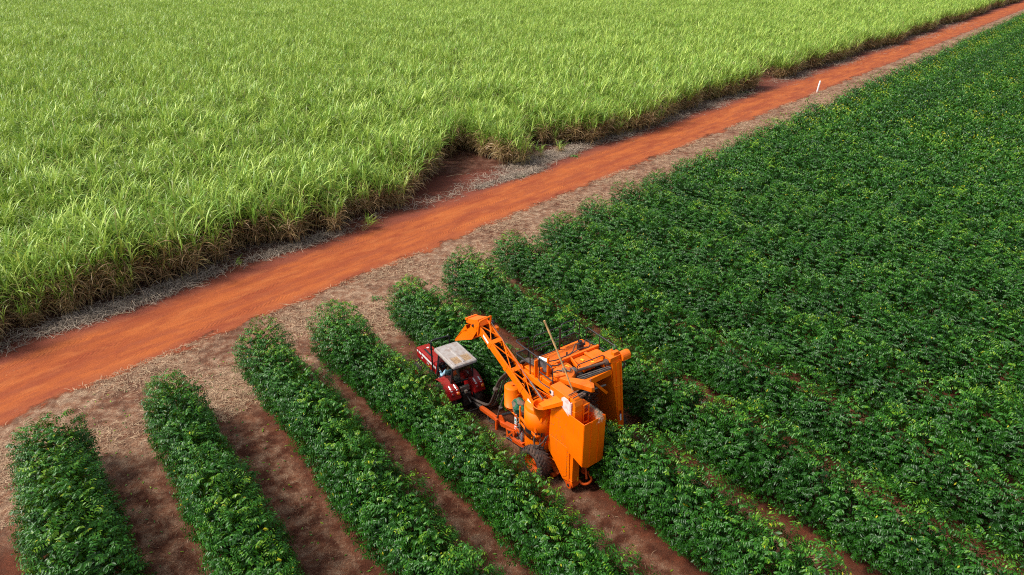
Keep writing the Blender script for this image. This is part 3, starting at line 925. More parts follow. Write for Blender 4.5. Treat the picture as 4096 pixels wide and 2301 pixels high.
# low green weeds
WEED = leaf_material("weed_leaf", (0.03, 0.10, 0.015), (0.06, 0.20, 0.03), (0.15, 0.32, 0.05), 0.5, 0.2)
def weed(a, c, n, sp, lab, seed):
    r2 = np.random.default_rng(seed)
    q = r2.normal(size=(n, 2)) * sp
    b = np.c_[q, r2.uniform(0.01, 0.09, n)]
    az = r2.uniform(0, 6.28, n)
    v, qd = leaf_quads(b, rnorm(np.stack([np.cos(az), np.sin(az), r2.uniform(-0.1, 0.7, n)], 1)), np.tile([0, 0, 1.0], (n, 1)) + r2.normal(size=(n, 3)) * 0.3, r2.uniform(0.1, 0.22, n), r2.uniform(0.04, 0.08, n))
    v[:, 2] = np.maximum(v[:, 2], 0.008)
    me = np_mesh("weed", v, qd, {"tint": np.repeat(r2.uniform(0.2, 0.8, n), 5)}); me.materials.append(WEED)
    o = mesh_obj("weed", me); p = roadpt(a, c); o.location = (p[0], p[1], 0)
    tag(o, lab, "weed", "green weeds at the road edge")
weed(86.5, -36.2, 260, 0.55, "largest patch of green weeds, at the far field entrance near the white post", 1)
weed(48.3, -34.7, 90, 0.22, "small green weed on the straw below the collapsed cane clump", 2)
weed(40.6, -34.4, 60, 0.18, "small green weed on red soil at the near field entrance", 3)
weed(19.3, -26.2, 45, 0.14, "tiny bright weed on the straw verge in front of the coffee row ends", 4)
weed(65.5, -35.4, 70, 0.25, "green weed in front of the cane wall between the two field entrances", 5)

# ================================================================== leaning white post
WHITE = NT("whitewashed_wood")
zc = WHITE.n("ShaderNodeSeparateXYZ"); WHITE.link(WHITE.obj(), zc.inputs[0])
WHITE.set(Base_Color=WHITE.mix(WHITE.math('MULTIPLY', WHITE.ramp(WHITE.math('ADD', zc.outputs[2], WHITE.math('MULTIPLY', WHITE.noise(WHITE.obj(), 6), 0.3)), 0.45, 0.1), 0.85), (0.82, 0.81, 0.78), (0.42, 0.16, 0.08)), Roughness=0.7)
o = MB().tube([(0, 0, -0.05), (0.07, 0, 0.7), (0.15, 0.0, 1.42), (0.155, 0, 1.46)], [0.10, 0.10, 0.095, 0.07], 10).build("white_post", WHITE.mat)
p = roadpt(92.8, -29.1); o.location = (p[0], p[1], 0)
tag(o, "white wooden post leaning slightly at the edge of the dirt road", "post")
# ================================================================== machine materials
ORANGE = paint("orange_paint", (0.88, 0.140, 0.0), 0.25, (0.50, 0.14, 0.03), 0.40)
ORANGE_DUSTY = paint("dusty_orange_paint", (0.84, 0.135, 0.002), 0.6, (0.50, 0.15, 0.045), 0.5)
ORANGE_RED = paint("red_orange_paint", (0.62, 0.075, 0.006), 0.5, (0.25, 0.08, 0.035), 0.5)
RED = paint("red_tractor_paint", (0.30, 0.007, 0.009), 0.45, (0.26, 0.085, 0.06), 0.3, splat=False)
BLACK = simple("black_painted_steel", (0.018, 0.018, 0.02), 0.4)
HOSE = simple("dusty_black_hose", (0.060, 0.042, 0.033), 0.6)
RUBBER = NT("dusty_rubber")
_n = RUBBER.noise(RUBBER.obj(), 7, 5)
RUBBER.set(Base_Color=RUBBER.mix(RUBBER.ramp(_n, 0.35, 0.75), (0.030, 0.024, 0.021), (0.105, 0.058, 0.040)), Roughness=0.85)
RUBBER = RUBBER.mat
STEEL = simple("worn_grey_steel", (0.20, 0.17, 0.145), 0.5, 0.4)
DIRTY = simple("mud_brown_steel", (0.135, 0.075, 0.05), 0.75)
DARKIN = simple("engine_and_shade_black", (0.015, 0.013, 0.012), 0.7)  # engine parts, and sheets that stand in for shade
WHITEP = simple("white_sticker", (0.80, 0.80, 0.78), 0.5, var=0.05)
TEALP = simple("teal_sticker_print", (0.08, 0.33, 0.36), 0.5)
YELLOWP = simple("yellow_warning_label", (0.85, 0.50, 0.02), 0.5)
PINK = NT("faded_pink_panel")
PINK.set(Base_Color=PINK.mix(PINK.ramp(PINK.noise(PINK.obj(), 5, 5), 0.45, 0.7), (0.80, 0.58, 0.55), (0.74, 0.36, 0.30)), Roughness=0.6)
PINK = PINK.mat
GREYBOX = simple("grey_radiator_mesh", (0.135, 0.13, 0.13), 0.6)
LENS_O = simple("amber_lens", (0.75, 0.16, 0.01), 0.15)
LENS_R = simple("dark_red_lens", (0.16, 0.008, 0.006), 0.15)
CHROME = simple("silver_lamp_hood", (0.62, 0.60, 0.58), 0.3, 0.3)
GLASS = NT("tinted_glass")
_t = GLASS.n("ShaderNodeBsdfTransparent"); _t.inputs[0].default_value = (0.50, 0.56, 0.54, 1)
_g = GLASS.n("ShaderNodeBsdfGlossy"); _g.inputs["Roughness"].default_value = 0.08; _g.inputs[0].default_value = (0.8, 0.85, 0.85, 1)
_m = GLASS.n("ShaderNodeMixShader"); _m.inputs[0].default_value = 0.16
GLASS.link(_t.outputs[0], _m.inputs[1]); GLASS.link(_g.outputs[0], _m.inputs[2]); GLASS.link(_m.outputs[0], GLASS.out.inputs[0])
GLASS = GLASS.mat
# canopy: grey fibreglass with dust swirls and leaf mould in the low pockets
ROOF = NT("grey_fibreglass")
_o = ROOF.obj()
_c = ROOF.mix(ROOF.ramp(ROOF.noise(_o, 5, 6, 0.65), 0.35, 0.7), (0.34, 0.315, 0.295), (0.26, 0.205, 0.175))
_x = ROOF.n("ShaderNodeSeparateXYZ"); ROOF.link(_o, _x.inputs[0])
_ax = ROOF.math('ABSOLUTE', _x.outputs[0])
_rim = ROOF.math('MULTIPLY', ROOF.math('MULTIPLY', ROOF.ramp(_ax, 0.05, 0.075), ROOF.ramp(_ax, 0.40, 0.35)), ROOF.math('MULTIPLY', ROOF.ramp(_x.outputs[1], -0.58, -0.53), ROOF.ramp(_x.outputs[1], -0.06, -0.14)))
_lm = ROOF.math('MULTIPLY', _rim, ROOF.ramp(ROOF.noise(_o, 6.5, 5, 0.7), 0.30, 0.46))
_c = ROOF.mix(_lm, _c, ROOF.mix(ROOF.ramp(ROOF.noise(_o, 45, 2), 0.45, 0.55), (0.16, 0.095, 0.045), (0.40, 0.27, 0.15)))
ROOF.set(Base_Color=_c, Roughness=0.75)
ROOF = ROOF.mat

def add_text(name, s, size, loc, rot, mat, parent, th=0.003):
    cu = bpy.data.curves.new(name, 'FONT'); cu.body = s; cu.size = size; cu.extrude = th; cu.align_x = 'CENTER'; cu.align_y = 'CENTER'
    tmp = bpy.data.objects.new(name, cu); COL.objects.link(tmp)
    bpy.context.view_layer.update()
    me = bpy.data.meshes.new_from_object(tmp.evaluated_get(bpy.context.evaluated_depsgraph_get()))
    bpy.data.objects.remove(tmp)
    me.materials.clear(); me.materials.append(mat)
    o = mesh_obj(name, me, None, parent)
    o.matrix_local = Matrix.Translation(loc) @ rot
    return o

def make_wheel(parent, c, r, w, rim_r, lugs, rim_mat, side=-1, lug_h=0.03, name="wheel", chevron=0.5):
    """axle along x; rim dish faces `side`"""
    wh = empty(name, c, 0, parent)
    t = MB()
    hw = w / 2
    t.lathe([(rim_r * 0.98, -hw * 0.72), (rim_r + 0.04, -hw * 0.92), ((r + rim_r) / 2, -hw), (r - 0.06, -hw * 0.93), (r - 0.012, -hw * 0.74), (r, -hw * 0.3), (r, hw * 0.3), (r - 0.012, hw * 0.74), (r - 0.06, hw * 0.93), ((r + rim_r) / 2, hw), (rim_r + 0.04, hw * 0.92), (rim_r * 0.98, hw * 0.72)], (0, 0, 0), 'x', 48)
    for k in range(lugs):
        for sg in (-1, 1):
            a = 2 * math.pi * (k + (0.25 if sg > 0 else -0.25)) / lugs
            a2 = a + chevron * 2 * math.pi / lugs * 1.5
            def pt(ang, x, rr): return (x, rr * math.cos(ang), rr * math.sin(ang))
            wd = 2 * math.pi / lugs * 0.20
            x0, x1 = sg * 0.02, sg * hw * 0.95
            rr0, rr1 = r - 0.02, r - 0.05
            t.hexa([pt(a - wd, x0, rr0), pt(a + wd, x0, rr0), pt(a2 + wd, x1, rr1), pt(a2 - wd, x1, rr1)],
                   [pt(a - wd * 0.8, x0, r + lug_h), pt(a + wd * 0.8, x0, r + lug_h), pt(a2 + wd * 0.8, x1, r + lug_h * 0.3), pt(a2 - wd * 0.8, x1, r + lug_h * 0.3)])
    t.build("tyre", RUBBER, wh)
    m = MB()
    s = side
    m.lathe([(rim_r, s * hw * 0.80), (rim_r * 0.97, s * hw * 0.72), (rim_r * 0.88, s * hw * 0.6), (rim_r * 0.84, s * hw * 0.1), (rim_r * 0.5, s * hw * 0.0), (rim_r * 0.34, s * hw * 0.12), (rim_r * 0.30, s * hw * 0.32), (rim_r * 0.14, s * hw * 0.34), (0.001, s * hw * 0.34)], (0, 0, 0), 'x', 36)
    m.lathe([(rim_r * 0.98, -hw * 0.74), (rim_r * 0.92, -hw * 0.5), (rim_r * 0.92, hw * 0.5), (rim_r * 0.98, hw * 0.74)], (0, 0, 0), 'x', 36)
    for k in range(8):
        a = 2 * math.pi * k / 8
        m.cyl((s * hw * 0.0, rim_r * 0.42 * math.cos(a), rim_r * 0.42 * math.sin(a)), (s * hw * 0.12, rim_r * 0.42 * math.cos(a), rim_r * 0.42 * math.sin(a)), 0.016, 6)
    m.build("rim", rim_mat, wh)
    return wh

# ================================================================== tractor  (local x right, y forward)
HZ = rad(ROWA)
tp = rowpt(5.2, -1.453)
TRZ = HZ - rad(4.75)
tractor = empty("tractor", (tp[0], tp[1], 0), TRZ)
tag(tractor, "small red tractor with a grey canopy towing the orange harvester between coffee rows", "tractor")
def T(f, r, z): return (r, f, z)
# hood with sloping nose
h = MB()
prof = [(1.18, 0.86), (3.02, 0.80), (3.12, 0.90), (3.15, 1.18), (3.08, 1.30), (2.9, 1.345), (1.18, 1.42)]
h.prism(prof, 'x', -0.31, 0.28)
hood = h.build("hood", RED, tractor, bevel=0.045)
b = MB()
for sx in (-0.314, 0.284):
    b.box(sx - 0.003, sx + 0.003, 2.93, 3.03, 1.13, 1.21)
    b.box(sx - 0.003, sx + 0.003, 2.62, 2.86, 1.13, 1.22)
    b.box(sx - 0.003, sx + 0.003, 1.30, 2.56, 1.15, 1.25)
b.build("side_stripe", WHITEP, tractor)
b = MB().box(-0.20, -0.12, 1.5, 2.6, 1.380, 1.392).box(-0.16, 0.10, 3.148, 3.156, 0.85, 1.15)
b.build("grille", DARKIN, tractor)
fc = MB()
for y, x in ((2.45, 0.06), (1.75, 0.08)):
    fc.cyl((x, y, 1.36), (x, y, 1.43), 0.05, 14)
fc.build("filler_cap", BLACK, tractor)
MBq = MB().box(-0.02, 0.06, 2.62, 2.70, 1.355, 1.372); MBq.build("hood_badge", WHITEP, tractor)
add_text("model_number", "275", 0.13, (-0.318, 2.02, 1.03), Matrix.Rotation(-math.pi / 2, 4, 'Z') @ Matrix.Rotation(math.pi / 2, 4, 'X'), WHITEP, tractor)
MB().cyl((-0.315, 2.55, 1.03), (-0.322, 2.55, 1.03), 0.05, 14).build("side_badge", WHITEP, tractor)
# engine block and chassis
e = MB()
e.box(-0.24, 0.22, 1.0, 3.0, 0.55, 0.95).box(-0.2, 0.18, -0.4, 1.2, 0.45, 0.85).box(-0.30, -0.24, 1.5, 1.9, 0.6, 0.8).cyl((-0.34, 1.7, 0.72), (-0.24, 1.7, 0.72), 0.08, 12)
e.box(-0.24, 0.22, 2.9, 3.2, 0.45, 0.8)
e.build("engine", DARKIN, tractor)
MB().beam((-0.55, 2.6, 0.42), (0.5, 2.6, 0.42), 0.12).build("front_axle", DARKIN, tractor)
for sx in (-1, 1):
    make_wheel(tractor, (sx * 0.52 - 0.02, 2.6, 0.40), 0.40, 0.20, 0.21, 14, RED, side=sx, lug_h=0.02)
    make_wheel(tractor, (sx * 0.56 - 0.02, -0.08, 0.68), 0.68, 0.34, 0.38, 18, RED, side=sx, lug_h=0.035)
# safety hoop ahead of the canopy
MB().tube(round_path([(-0.38, 1.42, 0.75), (-0.36, 1.52, 2.40), (0.46, 1.48, 2.40), (0.46, 1.40, 0.75)], 0.12), 0.035, 10).build("roll_bar", BLACK, tractor)
# floor, seat, steering wheel, dash
MB().box(-0.45, 0.42, 0.1, 1.2, 0.62, 0.70).build("floor_plate", DARKIN, tractor)
s = MB().box(-0.24, 0.20, 0.22, 0.70, 0.86, 0.98).hexa([(-0.24, 0.16, 0.95), (0.20, 0.16, 0.95), (0.20, 0.28, 0.95), (-0.24, 0.28, 0.95)], [(-0.22, 0.08, 1.30), (0.18, 0.08, 1.30), (0.18, 0.15, 1.30), (-0.22, 0.15, 1.30)])
s.build("seat", DARKIN, tractor, bevel=0.02)
ring = [(-0.10 + 0.19 * math.cos(a), 1.06 + 0.19 * math.sin(a) * 0.8, 1.34 + 0.19 * math.sin(a) * 0.5) for a in [2 * math.pi * k / 20 for k in range(20)]]
sw = MB().tube(ring, 0.016, 6, closed=True).tube([(-0.10, 1.06, 1.34), (-0.10, 1.25, 1.0)], 0.02, 6).beam((-0.28, 1.06, 1.34), (0.08, 1.06, 1.34), 0.02)
sw.build("steering_wheel", BLACK, tractor)
MB().box(-0.28, 0.24, 1.18, 1.32, 0.8, 1.36).build("dashboard", DARKIN, tractor, bevel=0.02)
# cab posts
AP = [((-0.47, 0.92, 0.98), (-0.45, 0.62, 2.34)), ((0.44, 0.92, 0.98), (0.43, 0.62, 2.34)), ((-0.50, -0.35, 1.35), (-0.44, -0.50, 2.34)), ((0.47, -0.35, 1.35), (0.42, -0.50, 2.34))]
for a_, b_ in AP: MB().beam(a_, b_, 0.055, 0.055).build("cab_post", BLACK, tractor)
MB().beam((-0.50, -0.36, 1.42), (0.47, -0.36, 1.42), 0.05).beam((-0.45, -0.47, 2.12), (0.42, -0.47, 2.12), 0.04).build("rear_crossbar", BLACK, tractor)
def pane(name, a, b_, c, d): MB().plate([a, b_, c, d], 0.006).build(name, GLASS, tractor)
pane("windshield", (-0.44, 0.93, 1.36), (0.41, 0.93, 1.36), (0.40, 0.64, 2.30), (-0.42, 0.64, 2.30))
pane("side_window", (-0.485, 0.20, 1.30), (-0.50, -0.31, 1.38), (-0.445, -0.46, 2.28), (-0.455, 0.02, 2.28))
pane("side_window", (0.455, 0.85, 1.30), (0.465, -0.31, 1.38), (0.42, -0.46, 2.28), (0.43, 0.64, 2.28))
pane("rear_window", (-0.47, -0.37, 1.47), (0.44, -0.37, 1.47), (0.40, -0.49, 2.10), (-0.42, -0.49, 2.10))
# canopy
def rrect(x0, x1, y0, y1, r, n=5):
    o = []
    for cx_, cy_, a0 in ((x1 - r, y1 - r, 0), (x0 + r, y1 - r, 90), (x0 + r, y0 + r, 180), (x1 - r, y0 + r, 270)):
        for k in range(n + 1):
            a = rad(a0 + 90 * k / n); o.append((cx_ + r * math.cos(a), cy_ + r * math.sin(a)))
    return o
c = MB()
rings = [(0.0, 2.33, 0.09), (0.015, 2.30, 0.09), (0.015, 2.36, 0.09), (0.0, 2.40, 0.09), (-0.055, 2.425, 0.07), (-0.075, 2.412, 0.06), (-0.10, 2.412, 0.05)]
vs, fs = [], []
for off, z, rr in rings:
    for x, y in rrect(-0.52 - off, 0.51 + off, -0.70 - off, 0.92 + off, rr): vs.append((x, y, z))
nn = len(vs) // len(rings)
for i in range(len(rings) - 1):
    for k in range(nn): fs.append((i * nn + k, i * nn + (k + 1) % nn, (i + 1) * nn + (k + 1) % nn, (i + 1) * nn + k))
fs.append(tuple(range((len(rings) - 1) * nn, len(rings) * nn))); fs.append(tuple(reversed(range(nn))))
c.add(vs, fs)
# raised centre rib and side pads
c.hexa([(-0.07, -0.60, 2.41), (0.06, -0.60, 2.41), (0.06, 0.62, 2.41), (-0.07, 0.62, 2.41)], [(-0.045, -0.57, 2.445), (0.035, -0.57, 2.445), (0.035, 0.58, 2.445), (-0.045, 0.58, 2.445)])
for x0, x1 in ((-0.44, -0.34), (0.33, 0.43)):
    c.hexa([(x0, -0.60, 2.41), (x1, -0.60, 2.41), (x1, -0.02, 2.41), (x0, -0.02, 2.41)], [(x0 + 0.02, -0.58, 2.43), (x1 - 0.02, -0.58, 2.43), (x1 - 0.02, -0.05, 2.43), (x0 + 0.02, -0.05, 2.43)])
canopy = c.build("canopy", ROOF, tractor, bevel=0.006)
# fenders: curved top, flared rear face, two lamps each
for sx in (-1, 1):
    f = MB()
    xi, xo = sx * 0.30 - 0.02, sx * 0.80 - 0.02
    arc = []
    for k in range(11):
        a = rad(158 - k * 14)
        arc.append((-0.08 + 0.80 * math.cos(a), 0.68 + 0.80 * math.sin(a)))
    for k in range(10):
        (y0, z0), (y1, z1) = arc[k], arc[k + 1]
        f.hexa([(xi, y0, z0), (xo, y0, z0), (xo, y1, z1), (xi, y1, z1)], [(xi, y0 * 1.0 - 0.0, z0 + 0.025), (xo, y0, z0 + 0.025), (xo, y1, z1 + 0.025), (xi, y1, z1 + 0.025)])
    # inner wall and tail pod
    f.hexa([(xi, -0.80, 1.02), (xi + sx * 0.03, -0.80, 1.02), (xi + sx * 0.03, 0.6, 0.85), (xi, 0.6, 0.85)], [(xi, -0.55, 1.40), (xi + sx * 0.03, -0.55, 1.40), (xi + sx * 0.03, 0.3, 1.42), (xi, 0.3, 1.42)])
    p0, p1 = sorted((sx * 0.30 - 0.02, sx * 0.76 - 0.02))
    f.hexa([(p0, -0.90, 1.08), (p1, -0.90, 1.08), (p1, -0.45, 1.02), (p0, -0.45, 1.02)], [(p0 + 0.03, -0.74, 1.42), (p1 - 0.03, -0.74, 1.42), (p1 - 0.03, -0.05, 1.54), (p0 + 0.03, -0.05, 1.54)])
    fo = f.build("fender", RED, tractor, bevel=0.03)
    for q, mt in ((0.42, LENS_R if sx > 0 else LENS_O), (0.64, LENS_O if sx > 0 else LENS_R)):
        x = sx * q - 0.02
        nrm = Vector((0, -0.9, 0.42)).normalized()
        base = Vector((x, -0.83, 1.27))
        MB().cyl(base - nrm * 0.06, base + nrm * 0.055, 0.085, 18, 0.075).build("lamp_pod", RED, tractor)
        l = MB().lathe([(0.068, 0.0), (0.055, 0.02), (0.03, 0.032), (0.001, 0.036)], (0, 0, 0), 'z', 16).build("tail_light", mt, tractor)
        l.matrix_local = Matrix.Translation(base + nrm * 0.055) @ nrm.to_track_quat('Z', 'Y').to_matrix().to_4x4()
        hp = MB().hexa([(x - 0.05, -0.78, 1.36), (x + 0.05, -0.78, 1.36), (x + 0.03, -0.52, 1.475), (x - 0.03, -0.52, 1.475)], [(x - 0.04, -0.77, 1.40), (x + 0.04, -0.77, 1.40), (x + 0.02, -0.50, 1.505), (x - 0.02, -0.50, 1.505)])
        hp.build("lamp_hood", CHROME, tractor, bevel=0.01)
# rear linkage
r = MB().box(-0.18, 0.16, -0.75, -0.3, 0.5, 1.05).tube([(-0.25, -0.5, 0.6), (-0.3, -1.15, 0.5)], 0.03, 8).tube([(0.22, -0.5, 0.6), (0.26, -1.15, 0.5)], 0.03, 8).tube([(-0.02, -0.6, 1.0), (-0.02, -1.1, 0.85)], 0.025, 8).beam((-0.3, -1.15, 0.5), (0.28, -1.15, 0.5), 0.05)
r.build("rear_linkage", DARKIN, tractor)
MB().box(-0.10, 0.0, -0.80, -0.70, 1.12, 1.22).box(-0.2, 0.18, -0.62, -0.5, 1.1, 1.3).build("valve_block", STEEL, tractor)
MB().cyl((0.46, 2.15, 1.05), (0.46, 2.15, 1.1), 0.03, 8).tube([(0.36, 2.15, 1.0), (0.44, 2.15, 1.05), (0.44, 1.9, 1.2)], 0.03, 8).build("exhaust", DARKIN, tractor)

# ================================================================== driver
SKIN = simple("tanned_skin", (0.30, 0.15, 0.09), 0.55, var=0.05)
SHIRT = simple("light_blue_cotton", (0.30, 0.52, 0.66), 0.85, var=0.12, scale=9)
JEANS = simple("dark_blue_denim", (0.03, 0.05, 0.10), 0.85)
CAPM = simple("pale_blue_cap", (0.20, 0.46, 0.55), 0.8)
def skinned(name, joints, edges, mat, parent, root=0, sub=1):
    me = bpy.data.meshes.new(name)
    me.from_pydata([j[:3] for j in joints], edges, [])
    me.materials.append(mat)
    o = mesh_obj(name, me, None, parent)
    sk = o.modifiers.new("skin", 'SKIN'); sk.use_smooth_shade = True
    for i, j in enumerate(joints):
        rr = j[3] if isinstance(j[3], tuple) else (j[3], j[3])
        me.skin_vertices[0].data[i].radius = rr
        me.skin_vertices[0].data[i].use_root = (i == root)
    sb = o.modifiers.new("sub", 'SUBSURF'); sb.levels = sb.render_levels = sub
    return o
J, E = [], []
def chain(start, pts):
    p = start
    for q in pts:
        J.append(q); E.append((p, len(J) - 1)); p = len(J) - 1
    return p
J.append((-0.03, 0.08, 1.05, (0.15, 0.11)))                       # pelvis
sp = chain(0, [(-0.03, 0.08, 1.22, (0.15, 0.10)), (-0.03, 0.12, 1.42, (0.17, 0.11))])
nk = chain(sp, [(-0.03, 0.15, 1.56, (0.06, 0.06)), (-0.03, 0.18, 1.64, (0.065, 0.075)), (-0.03, 0.20, 1.73, (0.078, 0.095)), (-0.03, 0.20, 1.81, (0.06, 0.075))])
for sg in (-1, 1):
    hd = chain(sp, [(-0.03 + sg * 0.20, 0.12, 1.46, 0.065), (-0.03 + sg * 0.27, 0.24, 1.22, 0.048), (-0.03 + sg * 0.19, 0.56, 1.32, 0.032), (-0.03 + sg * 0.185, 0.63, 1.345, (0.036, 0.022))])
    for k in range(4):
        y = 0.66 + 0.016 * k
        chain(hd, [(-0.03 + sg * (0.195 - 0.012 * k), y + 0.012, 1.372 - 0.004 * k, 0.009), (-0.03 + sg * (0.185 - 0.010 * k), y + 0.045, 1.36, 0.008), (-0.03 + sg * (0.19 - 0.012 * k), y + 0.035, 1.325 + 0.005 * k, 0.007)])
    chain(hd, [(-0.03 + sg * 0.155, 0.64, 1.36, 0.010), (-0.03 + sg * 0.135, 0.67, 1.37, 0.009)])
    chain(0, [(-0.03 + sg * 0.10, 0.12, 1.03, 0.085), (-0.03 + sg * 0.15, 0.52, 1.06, 0.06), (-0.03 + sg * 0.15, 0.70, 0.80, 0.045), (-0.03 + sg * 0.15, 0.84, 0.78, (0.04, 0.03))])
man = empty("person", (*(tp + np.array([-math.sin(TRZ), math.cos(TRZ)]) * 0.36 - np.array([math.cos(TRZ), math.sin(TRZ)]) * 0.08), 0), TRZ)
tag(man, "person in a light blue shirt driving the red tractor, seen from behind under the canopy", "person")
BJ, BE = list(J), list(E)
body = skinned("body", BJ, BE, SKIN, man)
nz = MB().hexa([(-0.045, 0.285, 1.685), (-0.015, 0.285, 1.685), (-0.02, 0.325, 1.69), (-0.04, 0.325, 1.69)], [(-0.038, 0.285, 1.74), (-0.022, 0.285, 1.74), (-0.025, 0.295, 1.735), (-0.035, 0.295, 1.735)])
for sg in (-1, 1):
    nz.cyl((-0.03 + sg * 0.078, 0.19, 1.70), (-0.03 + sg * 0.092, 0.175, 1.71), 0.028, 8)
nz.build("face_features", SKIN, body)
ey = MB()
for sg in (-1, 1): ey.lathe([(0.013, 0), (0.008, 0.008), (0.001, 0.01)], (-0.03 + sg * 0.032, 0.285, 1.735), 'y', 8)
ey.box(-0.055, -0.005, 0.288, 0.295, 1.655, 1.662)
ey.build("eyes_and_mouth", DARKIN, body)
SJ = [(-0.03, 0.08, 1.03, (0.165, 0.125)), (-0.03, 0.08, 1.22, (0.165, 0.115)), (-0.03, 0.12, 1.42, (0.185, 0.125)), (-0.03, 0.145, 1.53, (0.075, 0.075))]
SE = [(0, 1), (1, 2), (2, 3)]
for sg in (-1, 1):
    b0 = len(SJ)
    SJ += [(-0.03 + sg * 0.20, 0.12, 1.46, 0.08), (-0.03 + sg * 0.275, 0.24, 1.22, 0.062), (-0.03 + sg * 0.20, 0.53, 1.31, 0.046)]
    SE += [(2, b0), (b0, b0 + 1), (b0 + 1, b0 + 2)]
skinned("shirt", SJ, SE, SHIRT, man)
PJ = [(-0.03, 0.08, 1.03, (0.16, 0.12))]; PE = []
for sg in (-1, 1):
    b0 = len(PJ)
    PJ += [(-0.03 + sg * 0.10, 0.12, 1.03, 0.095), (-0.03 + sg * 0.15, 0.52, 1.06, 0.072), (-0.03 + sg * 0.15, 0.69, 0.82, 0.056)]
    PE += [(0, b0), (b0, b0 + 1), (b0 + 1, b0 + 2)]
skinned("trousers", PJ, PE, JEANS, man)
cp = MB().lathe([(0.098, -0.02), (0.10, 0.02), (0.085, 0.07), (0.05, 0.098), (0.001, 0.105)], (-0.03, 0.195, 1.785), 'z', 20).hexa([(-0.11, 0.27, 1.775), (0.05, 0.27, 1.775), (0.02, 0.39, 1.765), (-0.08, 0.39, 1.765)], [(-0.11, 0.27, 1.79), (0.05, 0.27, 1.79), (0.02, 0.39, 1.777), (-0.08, 0.39, 1.777)])
cp.build("cap", CAPM, man)
# ================================================================== harvester  (P(f, r, z): forward, right, up)
harv = empty("coffee_harvester", (ORG[0], ORG[1], 0), HZ)
tag(harv, "tall orange towed coffee harvester straddling a hedge row, with conveyor boom and rear bin", "harvester")
def P(f, r, z): return (r, f, z)
def BOX(mb, f0, f1, r0, r1, z0, z1): return mb.box(r0, r1, f0, f1, z0, z1)
def part(name, mb, mat=None, bevel=0.006, parent=None): return mb.build(name, mat or ORANGE, parent or harv, bevel=bevel)

# ---- elevator casing at the left rear (big flat side plate, tapering to a boot)
m = MB()
m.prism([(-0.10, 2.82), (-0.05, 2.30), (-0.03, 1.15), (-0.80, 0.37), (-1.12, 0.45), (-1.02, 3.20), (-0.94, 3.24)], 'x', -1.20, -0.84)
cas = part("elevator_casing", m, bevel=0.01)
m = MB()
BOX(m, -0.98, -0.10, -1.209, -1.198, 0.84, 0.86)
m.plate([P(-0.08, -1.204, 1.12), P(-0.08, -1.204, 1.79), P(-0.97, -1.204, 1.79), P(-0.99, -1.204, 0.60), P(-0.80, -1.204, 0.45)], 0.012)
part("access_door", m, bevel=0.003, parent=cas)
m = MB()
rr = random.Random(3)
for z in np.arange(0.65, 3.15, 0.16):
    m.cyl(P(-0.985, -1.199, z), P(-0.985, -1.21, z), 0.012, 8)
for k in range(26):
    f, z = rr.uniform(-0.85, -0.15), rr.uniform(1.85, 2.8)
    m.cyl(P(f, -1.199, z), P(f, -1.206, z), 0.009, 6)
for k in range(9):
    f = -0.08 - 0.1 * k
    m.cyl(P(f, -1.199, 1.84), P(f, -1.21, 1.84), 0.009, 6)
m.build("bolts", DIRTY, cas)
# rear post below the bin and boot with roller
m = MB()
BOX(m, -1.24, -1.10, -1.17, -0.86, 0.30, 1.70)
m.plate([P(-1.25, -1.19, 0.52), P(-1.25, -0.84, 0.52), P(-1.07, -0.84, 0.52), P(-1.07, -1.19, 0.52)], 0.03)
part("rear_post", m)
m = MB()
m.prism([(-0.78, 0.50), (-0.80, 0.30), (-1.02, 0.14), (-1.20, 0.16), (-1.27, 0.28), (-1.25, 0.52)], 'x', -1.15, -0.87)
m.cyl(P(-1.10, -1.20, 0.29), P(-1.10, -0.82, 0.29), 0.13, 20)
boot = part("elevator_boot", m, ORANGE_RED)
MB().cyl(P(-1.10, -1.215, 0.29), P(-1.10, -1.20, 0.29), 0.055, 14).build("bearing", DARKIN, boot)
MB().plate([P(-1.256, -0.96, 0.42), P(-1.256, -0.90, 0.42), P(-1.256, -0.90, 0.62), P(-1.256, -0.96, 0.62)], 0.004).build("warning_label", YELLOWP, harv)
# upper elevator head
m = MB()
m.prism([(0.0, 2.78), (0.0, 3.70), (-0.04, 3.75), (-0.93, 3.75), (-0.93, 3.0)], 'x', -1.19, -0.79)
head = part("elevator_head", m, ORANGE_DUSTY, bevel=0.01)
m = MB()
m.prism([(-0.925, 2.2), (-0.925, 3.72), (-1.02, 3.74), (-1.14, 3.66), (-1.20, 3.52), (-1.20, 2.2)], 'x', -1.15, -0.80)
BOX(m, -1.215, -0.92, -1.16, -0.79, 3.30, 3.325)
part("elevator_shaft", m, bevel=0.008)
m = MB()
for f in (-0.86, -1.06):
    m.beam(P(f, -1.15, 3.80), P(f, -0.72, 3.80), 0.035)
m.beam(P(-0.86, -1.0, 3.76), P(-0.86, -1.0, 3.86), 0.02).beam(P(-1.06, -0.9, 3.76), P(-1.06, -0.9, 3.86), 0.02)
BOX(m, -1.12, -0.96, -0.86, -0.62, 3.70, 3.78)
part("head_frame", m, DIRTY)
m = MB().cyl(P(-0.05, -1.215, 3.50), P(-0.05, -1.18, 3.50), 0.055, 12).cyl(P(-1.0, -0.66, 3.74), P(-1.0, -0.56, 3.74), 0.06, 12)
m.build("bearing", DARKIN, head)
m = MB().plate([P(-0.60, -1.212, 3.30), P(-0.62, -1.212, 3.60), P(-0.72, -1.212, 3.69), P(-0.90, -1.212, 3.69), P(-1.03, -1.212, 3.62), P(-1.03, -1.212, 3.02), P(-0.95, -1.212, 3.10)], 0.02)
BOX(m, -1.06, -1.03, -1.21, -1.15, 3.05, 3.62)
part("pink_cover", m, PINK, 0.004)
